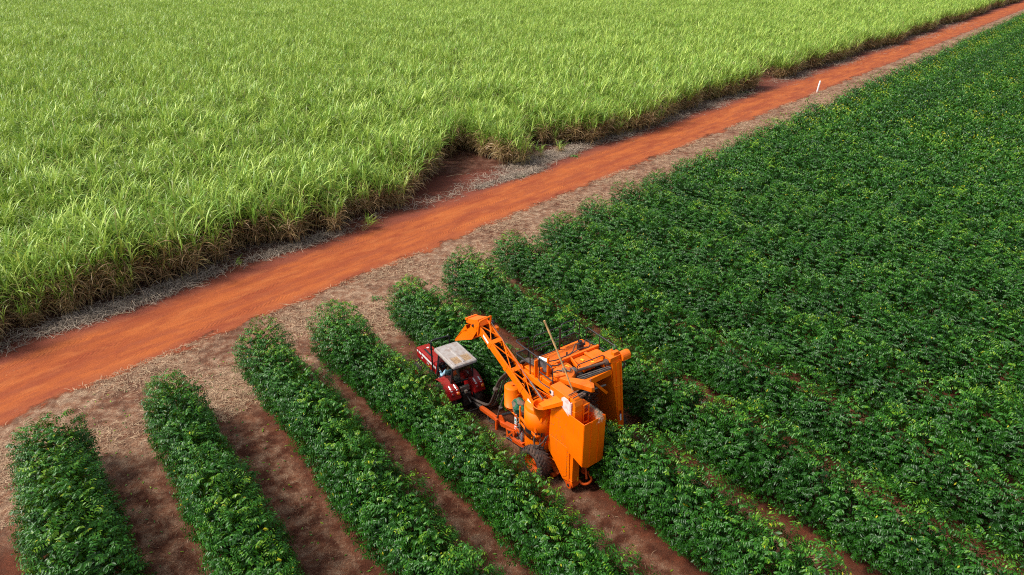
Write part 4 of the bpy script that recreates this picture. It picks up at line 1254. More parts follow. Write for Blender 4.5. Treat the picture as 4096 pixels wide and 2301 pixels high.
MB().plate([P(-0.06, -1.203, 3.60), P(-0.06, -1.203, 3.40), P(-0.20, -1.203, 3.40), P(-0.20, -1.203, 3.60)], 0.004).build("pink_patch", PINK, harv)
# outlet chute into the bowl
A_, D_, B_, C_ = P(0.24, -1.44, 2.98), P(-0.01, -1.46, 2.98), P(-0.33, -1.19, 3.52), P(-0.70, -1.22, 3.50)
m = MB().plate([A_, D_, C_, B_], 0.025)
dn = Vector((0, 0, -0.16))
m.plate([D_, C_, tuple(Vector(C_) + dn), tuple(Vector(D_) + dn * 0.7)], 0.012).plate([A_, B_, tuple(Vector(B_) + dn), tuple(Vector(A_) + dn * 0.7)], 0.012)
part("outlet_chute", m, ORANGE, 0)
m = MB()
for k in range(26):
    u, v = rr.gauss(0.62, 0.12), rr.gauss(0.35, 0.16)
    q = (Vector(A_) * (1 - u) + Vector(B_) * u) * (1 - v) + (Vector(D_) * (1 - u) + Vector(C_) * u) * v + Vector((0, 0, 0.025))
    m.add([q, q + Vector((0.03, 0.02, 0.004)), q + Vector((0.02, 0.05, 0.008)), q + Vector((-0.01, 0.03, 0.004))], [(0, 1, 2, 3)])
m.build("leaf_crumbs", DIRTY, harv)
m = MB()
m.lathe([(0.20, -0.42), (0.27, -0.15), (0.30, -0.12), (0.30, 0.16), (0.32, 0.16), (0.32, 0.18), (0.285, 0.18), (0.285, -0.10), (0.15, -0.35), (0.001, -0.36)], P(0.36, -1.20, 2.60), 'z', 32)
part("receiving_bowl", m, ORANGE, 0)

# ---- rear bin
m = MB()
L, Rr, F0, F1 = -1.215, -0.40, -1.235, -1.70
zt = 3.17
def wall(pts): m.plate(pts, 0.02)
wall([P(-0.98, L, zt), P(F1, L, zt), P(F1, L, 1.50), P(-1.05, L, 1.68), P(-0.98, L, 1.75)])
wall([P(F1 - 0.01, L, zt), P(F1 - 0.01, Rr + 0.12, zt), P(F1 - 0.01, Rr + 0.12, 1.36), P(F1 - 0.01, L + 0.26, 1.34), P(F1 - 0.01, L, 1.50)])
wall([P(F1 - 0.01, Rr + 0.12, zt), P(F1 + 0.12, Rr, zt), P(F1 + 0.12, Rr, 1.52), P(F1 - 0.01, Rr + 0.12, 1.36)])
wall([P(F1 + 0.12, Rr, zt), P(-0.72, Rr, zt), P(-0.72, Rr, 1.60), P(F1 + 0.12, Rr, 1.52)])
wall([P(-0.72, Rr, zt), P(-0.72, -0.78, zt), P(-0.72, -0.78, 1.60), P(-0.72, Rr, 1.60)])
wall([P(F1 - 0.01, L + 0.26, 1.34), P(F1 - 0.01, Rr + 0.12, 1.36), P(-0.9, Rr + 0.05, 1.45), P(-0.9, L + 0.26, 1.45)])
wall([P(F1 - 0.01, L, 1.50), P(F1 - 0.01, L + 0.26, 1.34), P(-1.02, L + 0.26, 1.50), P(-1.05, L, 1.68)])
bin_ = part("bin", m, ORANGE, 0.003)
m = MB()
for r in (-0.90, -0.57):
    BOX(m, F1 - 0.045, F1 - 0.012, r - 0.012, r + 0.012, 1.38, 3.17)
m.tube([P(-0.98, L, zt), P(F1 - 0.01, L, zt), P(F1 - 0.01, Rr + 0.12, zt), P(F1 + 0.12, Rr, zt), P(-0.72, Rr, zt)], 0.014, 6)
m.build("bin_rib", ORANGE, bin_)
# ladder frame between shaft and bin
m = MB()
for r in (-0.80, -0.58):
    m.beam(P(-1.23, r, 2.2), P(-1.23, r, 3.48), 0.035)
for z in (2.78, 3.13, 3.46):
    m.beam(P(-1.23, -0.81, z), P(-1.23, -0.57, z), 0.04)
BOX(m, -1.22, -0.95, -0.80, -0.58, 3.46, 3.48)
part("ladder_frame", m)

# ---- standing cylinder (fan tower)
tc = P(0.65, -1.0, 0)
m = MB()
m.lathe([(0.001, 0.84), (0.545, 0.84), (0.55, 0.86), (0.55, 2.55), (0.50, 2.62), (0.001, 2.62)], tc, 'z', 56)
tower = part("fan_tower", m, ORANGE, 0)
m = MB()
m.lathe([(0.551, 1.36), (0.568, 1.36), (0.568, 2.45), (0.551, 2.45)], tc, 'z', 56)
part("tower_sleeve", m, ORANGE, 0, parent=tower)
m = MB()
def arcplate(mb, a0, a1, z0, z1, rad_=0.571, n=6):
    for k in range(n):
        b0, b1 = a0 + (a1 - a0) * k / n, a0 + (a1 - a0) * (k + 1) / n
        q = [(tc[0] + rad_ * math.cos(b), tc[1] + rad_ * math.sin(b), z) for b, z in ((b0, z0), (b1, z0), (b1, z1), (b0, z1))]
        mb.add(q, [(0, 1, 2, 3)])
for a0, a1 in ((152, 197), (201, 217), (220, 229), (232, 238), (241, 245)):
    arcplate(m, rad(a0), rad(a1), 1.56, 1.73)
m.build("black_band", BLACK, tower)
m = MB()
for k in range(16):
    a = rad(160 + k * 8)
    c_ = Vector((tc[0] + 0.57 * math.cos(a), tc[1] + 0.57 * math.sin(a), 1.40))
    m.cyl(c_, c_ + Vector((math.cos(a), math.sin(a), 0)) * 0.012, 0.012, 6)
tag(m.build("bolts", DIRTY, tower), kind="stuff")
# small tank ahead of it
m = MB()
m.lathe([(0.001, 1.72), (0.27, 1.72), (0.285, 1.74), (0.285, 1.80), (0.292, 1.80), (0.292, 1.82), (0.285, 1.82), (0.285, 2.58), (0.27, 2.60), (0.001, 2.61)], P(2.02, -1.18, 0), 'z', 32)
m.cyl(P(2.02, -1.18, 2.6), P(2.02, -1.18, 2.66), 0.05, 12)
m.box(-1.02, -0.88, 1.70, 1.78, 1.55, 2.5)
m.box(-1.22, -1.02, 1.68, 1.76, 2.35, 2.40).box(-1.22, -1.02, 1.68, 1.76, 1.86, 1.91)
part("small_tank", m, ORANGE, 0)
m = MB().plate([P(2.2, -1.35, 1.66), P(1.45, -1.35, 1.60), P(1.45, -0.95, 1.60), P(2.2, -0.95, 1.66)], 0.04).beam(P(1.62, -1.2, 0.7), P(1.62, -1.2, 1.6), 0.08).beam(P(1.55, -0.98, 1.5), P(1.55, -0.98, 3.1), 0.12)
part("tank_bracket", m)
# post with stickers and valve bank
m = MB(); BOX(m, 1.50, 1.64, -1.38, -1.30, 0.75, 2.0)
post = part("sticker_post", m, ORANGE_RED)
m = MB()
for z0, z1 in ((1.72, 1.86), (1.28, 1.58), (1.05, 1.20)):
    BOX(m, 1.515, 1.625, -1.386, -1.381, z0, z1)
m.build("sticker", WHITEP, post)
m = MB()
for z0, z1 in ((1.76, 1.80), (1.42, 1.52), (1.33, 1.37), (1.10, 1.15)):
    BOX(m, 1.53, 1.60, -1.391, -1.387, z0, z1)
m.build("sticker_print", TEALP, post)
m = MB()
for k in range(5):
    z = 0.75 + 0.23 * k
    BOX(m, 1.30, 1.47, -1.36, -1.20, z, z + 0.16)
    m.cyl(P(1.38, -1.38, z + 0.08), P(1.38, -1.46, z + 0.08), 0.03, 8).cyl(P(1.30, -1.38, z + 0.06), P(1.22, -1.40, z + 0.02), 0.022, 8)
m.box(-1.28, -1.16, 1.22, 1.50, 0.7, 1.95)
part("valve_bank", m, STEEL)
m = MB()
for k in range(7):
    z = 0.8 + 0.16 * k
    m.tube(smooth_path([P(1.28, -1.38, z + 0.1), P(1.18, -1.50, z + 0.02), P(1.12, -1.46, z - 0.12), P(1.20, -1.36, z - 0.22)], 4), 0.018, 6)
m.build("valve_hoses", HOSE, harv)
m = MB(); BOX(m, 1.20, 1.34, -1.44, -1.34, 2.30, 2.52)
part("switch_box", m, WHITEP, 0.01)
# axle arm, fork plates and wheel on the near side
m = MB()
m.plate([P(1.95, -1.52, 0.95), P(1.45, -1.52, 1.12), P(1.42, -1.52, 1.0), P(1.55, -1.52, 0.62), P(1.90, -1.52, 0.58)], 0.04)
part("hitch_plate", m, ORANGE_RED)
m = MB()
for q in ([(1.86, 0.92), (1.62, 1.0), (1.78, 0.80)], [(1.55, 0.98), (1.52, 0.82), (1.70, 0.78)], [(1.82, 0.72), (1.62, 0.68), (1.72, 0.76)]):
    m.plate([P(f, -1.545, z) for f, z in q], 0.006)
m.build("opening_shade", DARKIN, harv)  # dark sheets on the plate surface stand for shade in its cut-outs
m = MB()
m.plate([P(1.55, -1.42, 1.18), P(1.35, -1.42, 1.22), P(0.60, -1.42, 0.86), P(0.55, -1.42, 0.60), P(0.85, -1.42, 0.62)], 0.05)
m.plate([P(1.50, -1.24, 1.10), P(1.30, -1.24, 1.15), P(0.20, -1.24, 0.70), P(0.20, -1.24, 0.50), P(0.85, -1.24, 0.62)], 0.05)
m.beam(P(1.45, -1.60, 0.80), P(0.20, -1.30, 0.62), 0.10, 0.14).cyl(P(0.22, -1.45, 0.60), P(0.22, -0.9, 0.60), 0.07, 12)
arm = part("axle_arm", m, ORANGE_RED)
m = MB()
for q in ([(1.42, 1.12), (1.22, 1.05), (1.32, 0.98)], [(1.12, 1.0), (0.85, 0.88), (0.95, 0.80)]):
    m.plate([P(f, -1.449, z) for f, z in q], 0.004)
m.build("opening_shade", DARKIN, arm)  # shade of the arm's holes, laid on as dark sheets
m = MB().cyl(P(1.80, -1.56, 0.62), P(0.95, -1.52, 0.66), 0.045, 10).cyl(P(1.80, -1.56, 0.62), P(1.70, -1.56, 0.62), 0.05, 10)
part("lift_cylinder", m, BLACK, 0)
make_wheel(harv, P(0.22, -1.56, 0.61), 0.60, 0.50, 0.345, 26, ORANGE_RED, side=-1, lug_h=0.022, chevron=0.8)
make_wheel(harv, P(0.30, 2.20, 0.61), 0.60, 0.50, 0.345, 26, ORANGE_RED, side=1, lug_h=0.022, chevron=0.8)
# low arm and roller behind the wheel, bumper behind the boot
m = MB().beam(P(0.10, -1.08, 0.62), P(-0.50, -1.08, 0.30), 0.20, 0.10).cyl(P(-0.30, -1.25, 0.16), P(-0.30, -0.95, 0.16), 0.09, 14)
part("low_arm", m, ORANGE_RED)
m = MB().tube(smooth_path([P(-1.20, -0.84, 0.38), P(-1.40, -0.80, 0.34), P(-1.50, -0.66, 0.36), P(-1.46, -0.48, 0.42), P(-1.20, -0.40, 0.50)], 5), 0.045, 8).beam(P(-1.1, -0.5, 0.45), P(-1.1, -0.5, 1.4), 0.12).beam(P(-1.35, -0.6, 0.40), P(-1.15, -0.5, 0.75), 0.07)
part("rear_guard", m, ORANGE_RED)
# drawbar
m = MB()
m.beam(P(3.95, -1.22, 0.55), P(2.55, -1.20, 0.62), 0.16, 0.14).beam(P(2.60, -1.20, 0.62), P(1.35, -0.95, 0.70), 0.20, 0.18)
m.plate([P(3.05, -1.22, 0.70), P(2.62, -1.20, 0.98), P(2.45, -1.18, 0.70)], 0.05).beam(P(2.75, -1.36, 0.30), P(2.75, -1.36, 0.78), 0.09).beam(P(2.75, -1.40, 0.62), P(2.75, -1.1, 0.62), 0.08)
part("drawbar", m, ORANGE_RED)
MB().cyl(P(2.65, -1.16, 0.95), P(1.75, -1.05, 1.62), 0.055, 12).build("drawbar_ram", BLACK, harv)

# ---- inside: shaker rods, plus added dark sheets that keep the interior in shade
m = MB()
for r in (-0.55, 1.25):
    m.cyl(P(0.75, r, 0.5), P(0.75, r, 3.1), 0.09, 12)
    for z in np.arange(0.8, 3.0, 0.16):
        for k in range(10):
            a = 2 * math.pi * k / 10 + z * 2.1
            m.beam(P(0.75, r, z), P(0.75 + 0.48 * math.cos(a), r + 0.48 * math.sin(a), z), 0.018)
part("shaker_rotor", m, DIRTY, 0)
m = MB()
m.plate([P(1.9, -0.50, 0.7), P(1.9, -0.50, 3.0), P(-0.6, -0.74, 3.0), P(-0.6, -0.74, 0.7)], 0.015)
m.plate([P(0.1, -0.8, 3.0), P(0.1, 1.7, 3.0), P(1.9, 1.9, 3.0), P(1.9, -0.8, 3.0)], 0.015)  # added sheet under the deck, blocks light from above
m.plate([P(1.5, -0.8, 0.9), P(1.5, 1.9, 0.9), P(1.5, 1.9, 3.0), P(1.5, -0.8, 3.0)], 0.015)
part("inner_light_blocker", m, DARKIN, 0)
m = MB().plate([P(0.15, -0.92, 3.05), P(0.95, -0.98, 3.0), P(0.60, -0.62, 2.55), P(0.0, -0.70, 2.6)], 0.02)
part("guide_sheet", m)

# ---- upper deck
m = MB()
m.beam(P(2.15, -0.88, 3.20), P(0.0, -0.90, 3.20), 0.11, 0.22)
m.beam(P(2.08, -0.85, 3.19), P(2.05, 2.18, 3.19), 0.10, 0.18)
m.beam(P(2.0, 2.14, 3.19), P(0.2, 2.06, 3.19), 0.10, 0.18)
m.beam(P(1.30, -0.84, 3.18), P(1.30, 2.1, 3.18), 0.12, 0.16)
m.beam(P(0.02, -0.75, 3.12), P(0.02, 1.62, 3.12), 0.13, 0.24)
m.beam(P(-0.02, 0.85, 2.98), P(-0.02, 1.48, 2.30), 0.10, 0.10)
m.beam(P(0.0, -0.8, 3.05), P(-0.2, -0.80, 2.5), 0.08)
deckf = part("deck_frame", m)
m = MB().plate([P(2.06, -0.28, 3.30), P(1.95, 2.14, 3.30), P(1.36, 2.18, 3.30), P(1.38, -0.28, 3.30)], 0.02)
for k in range(14):
    for j in range(5):
        f, r = 1.45 + j * 0.11, -0.1 + k * 0.10
        m.beam(P(f, r, 3.312), P(f + 0.03, r + 0.05, 3.312), 0.012, 0.006)
part("walkway", m, ORANGE_DUSTY, 0)
m = MB().beam(P(1.30, 0.12, 3.36), P(1.22, 2.20, 3.36), 0.09, 0.16)
m.beam(P(0.52, 0.30, 3.36), P(0.42, 1.78, 3.36), 0.10, 0.14)
m.beam(P(1.28, 0.18, 3.36), P(0.62, -0.06, 3.34), 0.10, 0.10).beam(P(1.22, 1.50, 3.37), P(0.55, 1.48, 3.36), 0.12, 0.07).beam(P(1.25, 0.86, 3.36), P(0.55, 0.62, 3.36), 0.05, 0.12)
part("cross_beam", m, ORANGE_DUSTY)
m = MB()
def hump(mb, r0, r1, f0, f1, z, hgt, n=6):
    pr = []
    for k in range(n + 1):
        t = k / n
        pr.append((f0 + (f1 - f0) * t, z + hgt * math.sin(t * math.pi * 0.75 + 0.15)))
    pr += [(f1, z - 0.12), (f0, z - 0.12)]
    mb.prism(pr, 'x', r0, r1)
hump(m, 0.88, 1.42, 0.55, 1.22, 3.22, 0.13)
hump(m, 1.55, 2.02, 0.55, 1.20, 3.24, 0.16)
hump(m, 0.20, 0.58, 0.62, 1.24, 3.20, 0.15)
cov = part("rotor_cover", m, ORANGE_DUSTY)
m = MB().plate([P(0.98, 1.06, 3.362), P(0.98, 1.15, 3.362), P(0.84, 1.15, 3.367), P(0.84, 1.06, 3.367)], 0.004).plate([P(0.555, 1.18, 3.433), P(0.555, 1.30, 3.433), P(0.49, 1.30, 3.433), P(0.49, 1.18, 3.433)], 0.004).plate([P(1.0, 0.36, 3.37), P(1.0, 0.40, 3.37), P(0.85, 0.46, 3.37), P(0.85, 0.41, 3.37)], 0.004)
m.build("warning_label", YELLOWP, harv)
# rear roller, shaft and belt along the back of the deck
m = MB().tube([P(0.46, 0.38, 3.42), P(0.20, 1.70, 3.42)], 0.05, 12)
m.cyl(P(0.48, 0.30, 3.42), P(0.45, 0.40, 3.42), 0.11, 14).cyl(P(0.24, 1.56, 3.42), P(0.20, 1.74, 3.42), 0.11, 14)
for k in range(5): m.cyl(P(0.215 - k * 0.004, 1.60 + k * 0.035, 3.42), P(0.213 - k * 0.004, 1.615 + k * 0.035, 3.42), 0.125, 14)
part("drive_shaft", m, DIRTY, 0)
MB().lathe([(0.001, 0.11), (0.08, 0.10), (0.125, 0.05), (0.125, -0.06), (0.001, -0.06)], P(0.50, 0.30, 3.44), 'z', 18).build("gearbox_cap", STEEL, harv)
m = MB().tube([P(0.28, 0.30, 3.30), P(0.08, 1.66, 3.30)], 0.022, 8).tube([P(0.20, 0.28, 3.28), P(0.02, 1.66, 3.28)], 0.022, 8)
m.tube([P(0.05, 0.20, 2.74), P(-0.05, 1.38, 2.70)], 0.035, 8)
part("tie_rod", m, STEEL, 0)
m = MB().plate([P(0.22, 0.22, 3.25), P(0.10, 0.18, 3.26), P(-0.04, 1.62, 3.26), P(0.06, 1.62, 3.25)], 0.02)
part("conveyor_belt", m, HOSE, 0)
m = MB(); BOX(m, 0.42, 0.60, 0.22, 0.36, 2.9, 3.40)
m.beam(P(0.55, 0.05, 3.40), P(0.50, 0.36, 3.42), 0.10, 0.10)
part("gearbox_stand", m)
# boxes at the front-left of the deck
m = MB()
BOX(m, 1.22, 1.85, -0.78, -0.32, 3.08, 3.36); BOX(m, 0.45, 1.02, -0.80, -0.42, 3.05, 3.42); BOX(m, 0.98, 1.25, -0.80, -0.30, 3.08, 3.70)
part("deck_housing", m, ORANGE, 0.012)
m = MB(); BOX(m, 1.12, 1.17, -0.90, -0.76, 3.05, 3.98); BOX(m, 0.74, 0.80, -0.66, -0.58, 3.30, 4.20)
part("box_bracket", m)
m = MB()
m.hexa([P(1.16, -0.74, 3.56), P(0.78, -0.60, 3.56), P(0.86, -0.48, 3.56), P(1.22, -0.62, 3.56)], [P(1.16, -0.74, 3.98), P(0.78, -0.60, 3.98), P(0.86, -0.48, 3.98), P(1.22, -0.62, 3.98)])
gb = part("radiator", m, GREYBOX, 0.008)
m = MB().hexa([P(1.17, -0.75, 3.98), P(0.77, -0.60, 3.98), P(0.86, -0.47, 3.98), P(1.23, -0.62, 3.98)], [P(1.17, -0.75, 4.01), P(0.77, -0.60, 4.01), P(0.86, -0.47, 4.01), P(1.23, -0.62, 4.01)])
m.build("radiator_top", WHITEP, gb)
m = MB()
m.tube([P(1.165, -0.748, 3.56), P(0.775, -0.606, 3.56), P(0.775, -0.606, 3.97), P(1.165, -0.748, 3.97)], 0.012, 6, closed=True)
m.build("radiator_frame", BLACK, gb)
# black motor with hose loops
m = MB(); BOX(m, 1.48, 1.64, 1.50, 1.72, 3.31, 3.56)
m.cyl(P(1.56, 1.61, 3.56), P(1.56, 1.61, 3.66), 0.07, 12).cyl(P(1.56, 1.74, 3.45), P(1.56, 1.82, 3.45), 0.05, 10).cyl(P(1.5, 0.9, 3.31), P(1.5, 0.9, 3.46), 0.03, 8)
part("hydraulic_motor", m, BLACK, 0.01)
m = MB()
m.tube(smooth_path([P(1.50, 1.52, 3.54), P(1.56, 1.35, 3.60), P(1.50, 1.20, 3.42), P(1.42, 0.95, 3.40), P(1.34, 0.50, 3.46), P(1.20, 0.15, 3.58), P(1.12, -0.25, 3.72), P(1.08, -0.45, 3.78)], 6), 0.022, 7)
m.tube(smooth_path([P(1.50, 1.74, 3.52), P(1.60, 1.92, 3.56), P(1.48, 2.02, 3.42), P(1.36, 1.80, 3.40), P(1.38, 1.45, 3.48), P(1.42, 1.10, 3.40), P(1.30, 0.60, 3.42)], 6), 0.022, 7)
m.tube(smooth_path([P(0.95, -0.48, 3.70), P(0.98, -0.25, 3.60), P(1.02, 0.05, 3.50), P(1.15, 0.45, 3.44)], 6), 0.025, 7)
m.tube(smooth_path([P(0.62, -0.50, 3.55), P(0.55, -0.42, 3.70), P(0.40, -0.40, 3.55), P(0.35, -0.30, 3.62)], 6), 0.03, 7)
m.build("deck_hoses", HOSE, harv)
m = MB()
for k in range(6):
    o_ = 0.035 * k
    m.tube(smooth_path([P(1.35, -0.50 + o_, 3.42), P(1.75, -0.62 + o_ * 0.6, 3.50 + o_ * 0.5), P(2.02, -0.70 + o_, 3.46), P(2.12, -0.78 + o_, 3.25), P(2.10, -0.80 + o_, 3.0)], 5), 0.035 if k % 2 else 0.05, 8)
m.build("hose_bundle", HOSE, harv)
# fan volute with discharge spout on top
m = MB()
fc_ = P(0.22, -0.40, 0)
m.lathe([(0.001, 3.62), (0.36, 3.62), (0.37, 3.63), (0.37, 3.80), (0.36, 3.81), (0.20, 3.82), (0.19, 3.84), (0.001, 3.84)], fc_, 'z', 36)
m.hexa([P(0.10, -0.76, 3.62), P(-0.15, -0.40, 3.62), P(-0.62, -0.05, 3.62), P(-1.02, -0.28, 3.62)][::-1], [P(0.10, -0.76, 3.80), P(-0.15, -0.40, 3.80), P(-0.62, -0.05, 3.80), P(-1.02, -0.28, 3.80)][::-1])
m.hexa([P(-0.62, -0.05, 3.62), P(-0.86, 0.0, 3.60), P(-1.04, -0.16, 3.60), P(-1.02, -0.28, 3.62)], [P(-0.62, -0.05, 3.80), P(-0.82, 0.0, 3.76), P(-1.02, -0.16, 3.76), P(-1.02, -0.28, 3.80)])
m.beam(P(0.14, -0.88, 3.84), P(0.04, -0.52, 3.84), 0.08, 0.06)
m.beam(P(0.22, -0.4, 3.2), P(0.22, -0.4, 3.62), 0.2, 0.2)
fan = part("blower", m, ORANGE_DUSTY, 0.008)
m = MB().cyl(P(0.20, -0.40, 3.84), P(0.20, -0.40, 3.93), 0.075, 14).cyl(P(0.24, -0.46, 3.88), P(0.30, -0.58, 3.90), 0.025, 8).cyl(P(0.15, -0.34, 3.88), P(0.05, -0.26, 3.88), 0.03, 8)
BOX(m, 0.14, 0.25, -0.46, -0.35, 3.90, 3.97)
m.build("blower_motor", STEEL, fan)
m = MB().tube(smooth_path([P(-0.72, -0.06, 3.80), P(-0.73, -0.06, 3.90), P(-0.76, -0.08, 3.94)], 3), 0.014, 6)
m.build("spout_pin", STEEL, fan)
m = MB().tube(smooth_path([P(0.3, -0.6, 3.92), P(0.42, -0.7, 3.8), P(0.5, -0.62, 3.66), P(0.62, -0.55, 3.5)], 5), 0.022, 7).tube(smooth_path([P(0.05, -0.25, 3.88), P(0.18, -0.12, 3.86), P(0.35, -0.1, 3.6)], 5), 0.022, 7)
m.build("blower_hose", HOSE, fan)

# ---- right side casing: tapered leg with head and drum cover
m = MB()
m.hexa([P(-0.34, 1.92, 0.72), P(-0.34, 2.16, 0.72), P(1.35, 2.16, 0.72), P(1.35, 1.92, 0.72)][::1], [P(0.02, 1.70, 3.45), P(0.02, 2.14, 3.45), P(0.62, 2.14, 3.45), P(0.62, 1.70, 3.45)])
leg = part("side_leg", m, ORANGE, 0.01)
m = MB().hexa([P(-0.37, 1.90, 0.70), P(-0.37, 2.02, 0.70), P(-0.31, 2.02, 0.70), P(-0.31, 1.90, 0.70)], [P(-0.03, 1.88, 3.40), P(-0.03, 2.02, 3.40), P(0.05, 2.02, 3.40), P(0.05, 1.88, 3.40)])
m.hexa([P(-0.36, 2.10, 0.72), P(-0.36, 2.17, 0.72), P(-0.30, 2.17, 0.72), P(-0.30, 2.10, 0.72)], [P(-0.02, 2.08, 3.40), P(-0.02, 2.15, 3.40), P(0.05, 2.15, 3.40), P(0.05, 2.08, 3.40)])
BOX(m, -0.16, -0.08, 1.84, 2.16, 2.45, 2.48)
m.build("leg_rib", ORANGE, leg)
MB().plate([P(-0.375, 1.93, 1.08), P(-0.375, 2.0, 1.08), P(-0.34, 2.0, 1.34), P(-0.34, 1.93, 1.34)], 0.006).build("reflector_sticker", WHITEP, leg)
MB().plate([P(-0.338, 1.93, 1.35), P(-0.338, 2.0, 1.35), P(-0.322, 2.0, 1.48), P(-0.322, 1.93, 1.48)], 0.006).build("red_reflector", LENS_R, leg)
m = MB()
BOX(m, 0.05, 0.52, 1.64, 2.14, 3.45, 3.62); BOX(m, 0.12, 0.26, 1.88, 2.12, 3.60, 3.74); BOX(m, 0.36, 0.56, 1.60, 1.80, 3.3, 3.60)
m.cyl(P(0.30, 1.95, 3.62), P(0.30, 1.95, 3.80), 0.02, 8)
part("leg_head", m, ORANGE_DUSTY)
m = MB()
prf = [(0.18 * math.cos(rad(a)), 0.18 * math.sin(rad(a))) for a in range(-20, 201, 20)]
m.prism([(0.10 + y, 3.48 + z) for y, z in prf] + [(-0.08, 3.38), (0.27, 3.38)], 'x', 2.16, 2.56)
part("drum_cover", m, ORANGE_DUSTY, 0.008)
m = MB().tube(smooth_path([P(0.15, 2.3, 3.35), P(0.05, 2.42, 3.05), P(0.2, 2.35, 2.9), P(0.3, 2.25, 3.1)], 6), 0.025, 7).tube(smooth_path([P(0.2, 2.4, 3.35), P(0.12, 2.5, 3.0), P(0.25, 2.42, 2.85)], 6), 0.025, 7)
m.build("leg_hoses", HOSE, harv)

# ---- rails
def rail(name, paths, r=0.022):
    mb = MB()
    for p in paths: mb.tube(p, r, 8)
    return mb.build(name, BLACK, harv)
zt_ = 4.20
rail("hand_rail", [round_path([P(2.22, -0.28, 3.25), P(2.24, -0.28, zt_), P(2.30, -0.84, zt_), P(1.42, -0.88, zt_), P(0.20, -0.92, zt_), P(0.15, -0.90, 3.28)], 0.12)])
rail("hand_rail", [[P(1.42, -0.88, zt_ - 0.02), P(1.40, -0.88, 3.28)], [P(0.92, -0.88, zt_ - 0.02), P(0.92, -0.88, 3.28)], round_path([P(2.24, -0.27, 3.70), P(2.28, -0.84, 3.70), P(1.42, -0.88, 3.72)], 0.1), [P(0.92, -0.88, 3.66), P(0.16, -0.90, 3.66)],
                   round_path([P(2.24, -0.28, 3.20), P(2.28, -0.80, 3.22), P(1.42, -0.88, 3.24)], 0.1), round_path([P(0.92, -0.90, 3.35), P(0.75, -0.92, 3.30), P(0.15, -0.92, 3.34)], 0.1)])
rail("front_rail", [round_path([P(2.05, -0.22, 3.28), P(2.02, -0.22, 4.30), P(1.95, 0.92, 4.30), P(1.98, 0.95, 3.28)], 0.14), [P(2.02, -0.22, 3.86), P(1.97, 0.93, 3.86)], [P(2.03, -0.22, 3.70), P(1.98, 0.93, 3.70)], [P(2.04, -0.22, 3.36), P(1.99, 0.93, 3.36)]])
rail("gate_rail", [round_path([P(2.0, 0.99, 3.30), P(2.0, 1.02, 4.36), P(2.0, 1.72, 4.32), P(2.0, 1.95, 4.08), P(2.0, 1.93, 3.28)], 0.16), round_path([P(2.0, 1.68, 4.30), P(2.0, 1.66, 3.96), P(2.0, 1.02, 3.97)], 0.1), [P(2.0, 1.02, 3.74), P(2.0, 1.70, 3.77)], [P(2.0, 1.70, 3.77), P(2.0, 1.93, 3.62)], [P(2.0, 1.02, 3.74), P(2.0, 1.20, 3.40)], [P(2.0, 1.20, 3.40), P(2.0, 1.90, 3.39)]])
rail("side_rail", [round_path([P(1.88, 2.2, 3.28), P(1.85, 2.2, 3.88), P(0.36, 2.2, 3.78), P(0.29, 2.2, 3.58)], 0.06), [P(1.19, 2.2, 3.84), P(1.16, 2.2, 3.30)], [P(1.88, 2.2, 3.36), P(0.6, 2.2, 3.34)]], 0.02)
rail("rear_rail", [round_path([P(0.45, 0.42, 3.42), P(0.45, 0.46, 3.64), P(0.40, 1.58, 3.62), P(0.34, 1.66, 3.58), P(0.14, 1.52, 3.05)], 0.07)], 0.018)
# expanded-metal screens
SCREEN = NT("black_wire_mesh")
_o = SCREEN.obj()
_w = None
for r_ in (0.785, -0.785):
    v_ = SCREEN.n("ShaderNodeSeparateXYZ"); mp = SCREEN.n("ShaderNodeMapping"); SCREEN.link(_o, mp.inputs[0]); mp.inputs["Rotation"].default_value = (0, r_, 0); SCREEN.link(mp.outputs[0], v_.inputs[0])
    s_ = SCREEN.math('GREATER_THAN', SCREEN.math('ABSOLUTE', SCREEN.math('SINE', SCREEN.math('MULTIPLY', v_.outputs[0], 140.0))), 0.86)
    _w = s_ if _w is None else SCREEN.math('MAXIMUM', _w, s_)
SCREEN.set(Base_Color=(0.02, 0.02, 0.022), Roughness=0.5)
_t = SCREEN.n("ShaderNodeBsdfTransparent"); _m = SCREEN.n("ShaderNodeMixShader")
SCREEN.link(_w, _m.inputs[0]); SCREEN.link(_t.outputs[0], _m.inputs[1]); SCREEN.link(SCREEN.bsdf.outputs[0], _m.inputs[2]); SCREEN.link(_m.outputs[0], SCREEN.out.inputs[0])
MB().plate([P(2.27, -0.82, 3.69), P(2.25, -0.26, 3.69), P(2.25, -0.22, 3.20), P(2.28, -0.72, 3.22)], 0.006).build("mesh_screen", SCREEN.mat, harv)
MB().plate([P(2.0, 1.02, 3.74), P(2.0, 1.69, 3.76), P(2.0, 1.90, 3.40), P(2.0, 1.20, 3.40)], 0.006).build("mesh_screen", SCREEN.mat, harv)

# ---- conveyor boom reaching forward over the tractor
b0, b1 = Vector(P(0.30, -1.32, 2.18)), Vector(P(4.02, -1.32, 4.04))
dr = (b1 - b0).normalized()
up = Vector((0, 0, 1)); up = (up - dr * up.dot(dr)).normalized()
W_ = Vector((1, 0, 0))
boom = empty("conveyor_boom", tuple(b0), 0, harv)
def LB(p): return Vector(p) - b0
bw, bh, Ln = 0.46, 0.30, (b1 - b0).length
def bp(s, w, u): return dr * s + W_ * w + up * u
m = MB()
m.hexa([bp(0, 0, 0), bp(0, 0.025, 0), bp(Ln, 0.025, 0), bp(Ln, 0, 0)], [bp(0, 0, bh), bp(0, 0.025, bh), bp(Ln, 0.025, bh), bp(Ln, 0, bh)])
m.hexa([bp(0, bw - 0.025, 0), bp(0, bw, 0), bp(Ln, bw, 0), bp(Ln, bw - 0.025, 0)], [bp(0, bw - 0.025, bh), bp(0, bw, bh), bp(Ln, bw, bh), bp(Ln, bw - 0.025, bh)])
